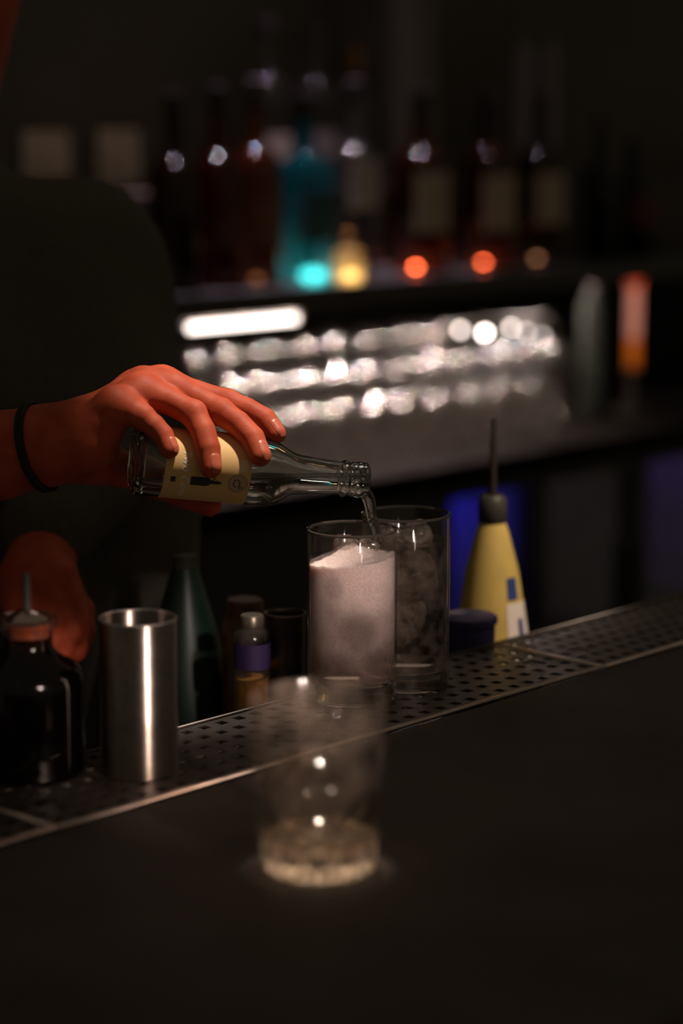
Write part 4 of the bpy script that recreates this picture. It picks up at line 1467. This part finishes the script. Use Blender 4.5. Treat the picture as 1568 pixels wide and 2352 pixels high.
shelf_bottle(1450, nS + 0.02, SZ, 0.075, 0.20, M_BROWN2, 'short dark bottle with a dull red label at the right end of the shelf', M_DKCAP, mat('dull_red_paper', (0.11, 0.03, 0.03), 0.8), (0.4, 0.8))
# carafe shape added to stand in for the yellow glow by the clear bottle
shelf_bottle(800, N_SH + 0.022, SZ, 0.042, 0.072, M_YELLOWB, 'small yellow carafe shape added for the yellow glow at the foot of the clear bottle', M_GOLDCAP, None, neck=0.35, puck=(-0.004, 0.012, 10.0), name='yellow_glow', group='bottles on the lit shelf')

nU = N_UP + 0.09
shelf_bottle(615, nU, UZ, 0.075, 0.26, M_CLEARB, 'clear bottle on the riser step, behind the amber bottle', M_PALECAP, M_GREYLABEL, (0.1, 0.5), group='bottles on the riser step')
shelf_bottle(725, nU, UZ, 0.080, 0.25, M_CLEARB, 'broad clear bottle on the riser step, above the teal bottle', M_PALECAP, mat('dim_paper', (0.2, 0.17, 0.17), 0.8), (0.3, 0.55), group='bottles on the riser step')
shelf_bottle(815, nU - 0.01, UZ, 0.060, 0.215, M_CLEARB, 'bottle with a gold cap on the riser step, left of the pillar', M_GOLDCAP, None, group='bottles on the riser step')
shelf_bottle(1183, nU, UZ, 0.046, 0.30, M_CLEARB, 'pale slim bottle on the riser step, left one of the pair right of the pillar', M_PALECAP, mat('lilac_paper', (0.24, 0.19, 0.22), 0.8), (0.12, 0.95), neck=0.2, group='bottles on the riser step')
shelf_bottle(1243, nU, UZ, 0.046, 0.30, M_CLEARB, 'pale slim bottle on the riser step, right one of the pair right of the pillar', M_PALECAP, mat('lilac_paper', (0.24, 0.19, 0.22), 0.8), (0.12, 0.95), neck=0.2, group='bottles on the riser step')

# pale notices on the back wall at the left


def notice(px0, px1, py0, py1, label):
    n = N_WALL - 0.006
    a, b_ = s_at(px0, n), s_at(px1, n)
    z1, z0 = at_n((px0 + px1) / 2, py0, n).z, at_n((px0 + px1) / 2, py1, n).z
    r = empty('wall_notice', bar((a + b_) / 2, n, (z0 + z1) / 2), label, 'notice')
    child('sheet', barbox(a, b_, n, n + 0.002, z0, z1), mat('notice_paper', (0.62, 0.50, 0.38), 0.8, c2=(0.48, 0.39, 0.30), scale=15), r)
    child('backing', barbox(a - 0.006, b_ + 0.006, n + 0.0022, n + 0.0058, z0 - 0.006, z1 + 0.006), M_DARKWOOD, r)
    return r


notice(62, 168, 300, 408, 'square pale notice on the rear wall, over the left of the bartender shoulder')
notice(232, 326, 296, 424, 'taller pale notice on the rear wall, right above the bartender shoulder')

# right end of the back counter: pink lamp-lit bottle and grey-green bottle
n_ = N_CNT + 0.16
pkz = CZ
r = bottle_at('rose_bottle', bar(s_at(1455, n_), n_, CZ), 'slim bottle glowing pink above and amber below, at the right end of the back counter')
zt = at_n(1455, 622, n_).z - CZ; zm = at_n(1455, 780, n_).z - CZ; zb = at_n(1455, 845, n_).z - CZ
lathe('stand', [(0, 0), (0.030, 0), (0.030, 0.004), (0.006, 0.008), (0.006, zb - 0.004), (0.022, zb - 0.001), (0, zb)], M_BLACKMETAL, r, 32, closed=False)
lathe('amber_foot', [(0, zb), (0.0100, zb), (0.0108, zb + 0.003), (0.0108, zm), (0, zm + 0.0005)], tinted_glass('amber_foot', (0.75, 0.26, 0.03), 0.1, 0.9), r, 32)
lathe('pink_body', [(0, zm + 0.001), (0.0104, zm + 0.001), (0.0108, zm + 0.004), (0.0108, zt - 0.034), (0.0108, zt - 0.030)], tinted_glass('pink_glass', (0.85, 0.50, 0.42), 0.1, 0.95), r, 32, closed=False)
lathe('red_shoulder', [(0.0108, zt - 0.030), (0.0145, zt - 0.020), (0.0140, zt - 0.006), (0.008, zt), (0, zt)], tinted_glass('red_shoulder', (0.80, 0.24, 0.13), 0.1, 0.95), r, 32, closed=False)
bm = tube_bm([(0, 0, zb + 0.006), (0, 0, zt - 0.015)], 0.003, 10)
bmobj('lamp_tube', bm, emitter('lamp_tube', (1.0, 0.74, 0.62), 1.3), r, True)
r = bottle_at('tall_flask', bar(s_at(1365, n_), n_, CZ), 'tall grey-green flask on the back counter, left of the glowing pink bottle')
lathe('body', [(0, 0), (0.024, 0), (0.025, 0.003), (0.025, 0.185), (0.020, 0.205), (0.012, 0.215), (0.011, 0.22)], mat('grey_green_glass', (0.020, 0.024, 0.020), 0.7, spec=0.08), r, 32, closed=False)
lathe('cap', [(0.012, 0.2195), (0.0125, 0.220), (0.0125, 0.228), (0, 0.229)], M_DKCAP, r, 24, closed=False)

# ------------------------------------------------------------------ under-counter fridges
NF = N_CNT + 0.03


def fridge(px0, px1, label, glow=None, energy=0.0, name='bar_fridge'):
    a, b_ = s_at(px0, NF), s_at(px1, NF)
    r = empty(name, bar((a + b_) / 2, NF, 0.0), label, 'fridge')
    z0, z1 = 0.10, CZ - 0.038
    inner = mat('fridge_liner', (0.55, 0.55, 0.58), 0.7)
    t = 0.012
    bm = barbox(a, a + t, NF + 0.03, NF + 0.45, z0, z1)
    barbox(b_ - t, b_, NF + 0.03, NF + 0.45, z0, z1, bm)
    barbox(a + t, b_ - t, NF + 0.44, NF + 0.45, z0, z1, bm)
    barbox(a + t, b_ - t, NF + 0.03, NF + 0.44, z1 - t, z1, bm)
    barbox(a + t, b_ - t, NF + 0.03, NF + 0.44, z0, z0 + t, bm)
    child('cabinet', bm, inner if glow else M_BLACKMETAL, r)
    for zz in (0.36, 0.60):
        child('wire_shelf', barbox(a + t, b_ - t, NF + 0.06, NF + 0.42, zz, zz + 0.006), M_BLACKMETAL, r)
    dr = empty('door', Vector((0, 0, 0))); dr.parent = r
    fr = 0.022

    def dchild(nm, bm, m):
        bmesh.ops.transform(bm, matrix=Matrix.Translation(-Vector(r.location)), verts=bm.verts)
        return bmobj(nm, bm, m, dr)
    bm = barbox(a, a + fr, NF, NF + 0.028, z0, z1 - 0.002)
    barbox(b_ - fr, b_, NF, NF + 0.028, z0, z1 - 0.002, bm)
    barbox(a + fr, b_ - fr, NF, NF + 0.028, z1 - fr, z1 - 0.002, bm)
    barbox(a + fr, b_ - fr, NF, NF + 0.028, z0, z0 + fr, bm)
    dchild('door_frame', bm, M_BLACKMETAL)
    dchild('door_pane', barbox(a + fr, b_ - fr, NF + 0.010, NF + 0.014, z0 + fr, z1 - fr), thin_glass('door_glass', (0.85, 0.85, 0.9), 0.12) if glow else M_BLACKPLASTIC)
    dchild('handle', barbox(b_ - 0.014, b_ - 0.006, NF - 0.018, NF - 0.001, 0.45, 0.75, bevel=0.002), M_BLACKMETAL)
    if glow:
        led = child('interior_light', barbox(a + 0.03, b_ - 0.03, NF + 0.20, NF + 0.21, z1 - 0.022, z1 - 0.014), emitter('interior_light', glow, energy), r)
    return r


fridge(330, 1012, 'black fridge with an unlit door behind the bartender, left of the blue glowing one')
fridge(1018, 1240, 'bar fridge glowing deep blue behind the yellow juice bottle', (0.03, 0.02, 1.0), 13.0)
fridge(1247, 1475, 'bar fridge with a barely lit dusky door, right of the blue one', (0.55, 0.35, 0.50), 0.6)
fridge(1482, 1760, 'bar fridge glowing faint purple at the right edge', (0.28, 0.10, 0.75), 2.4)
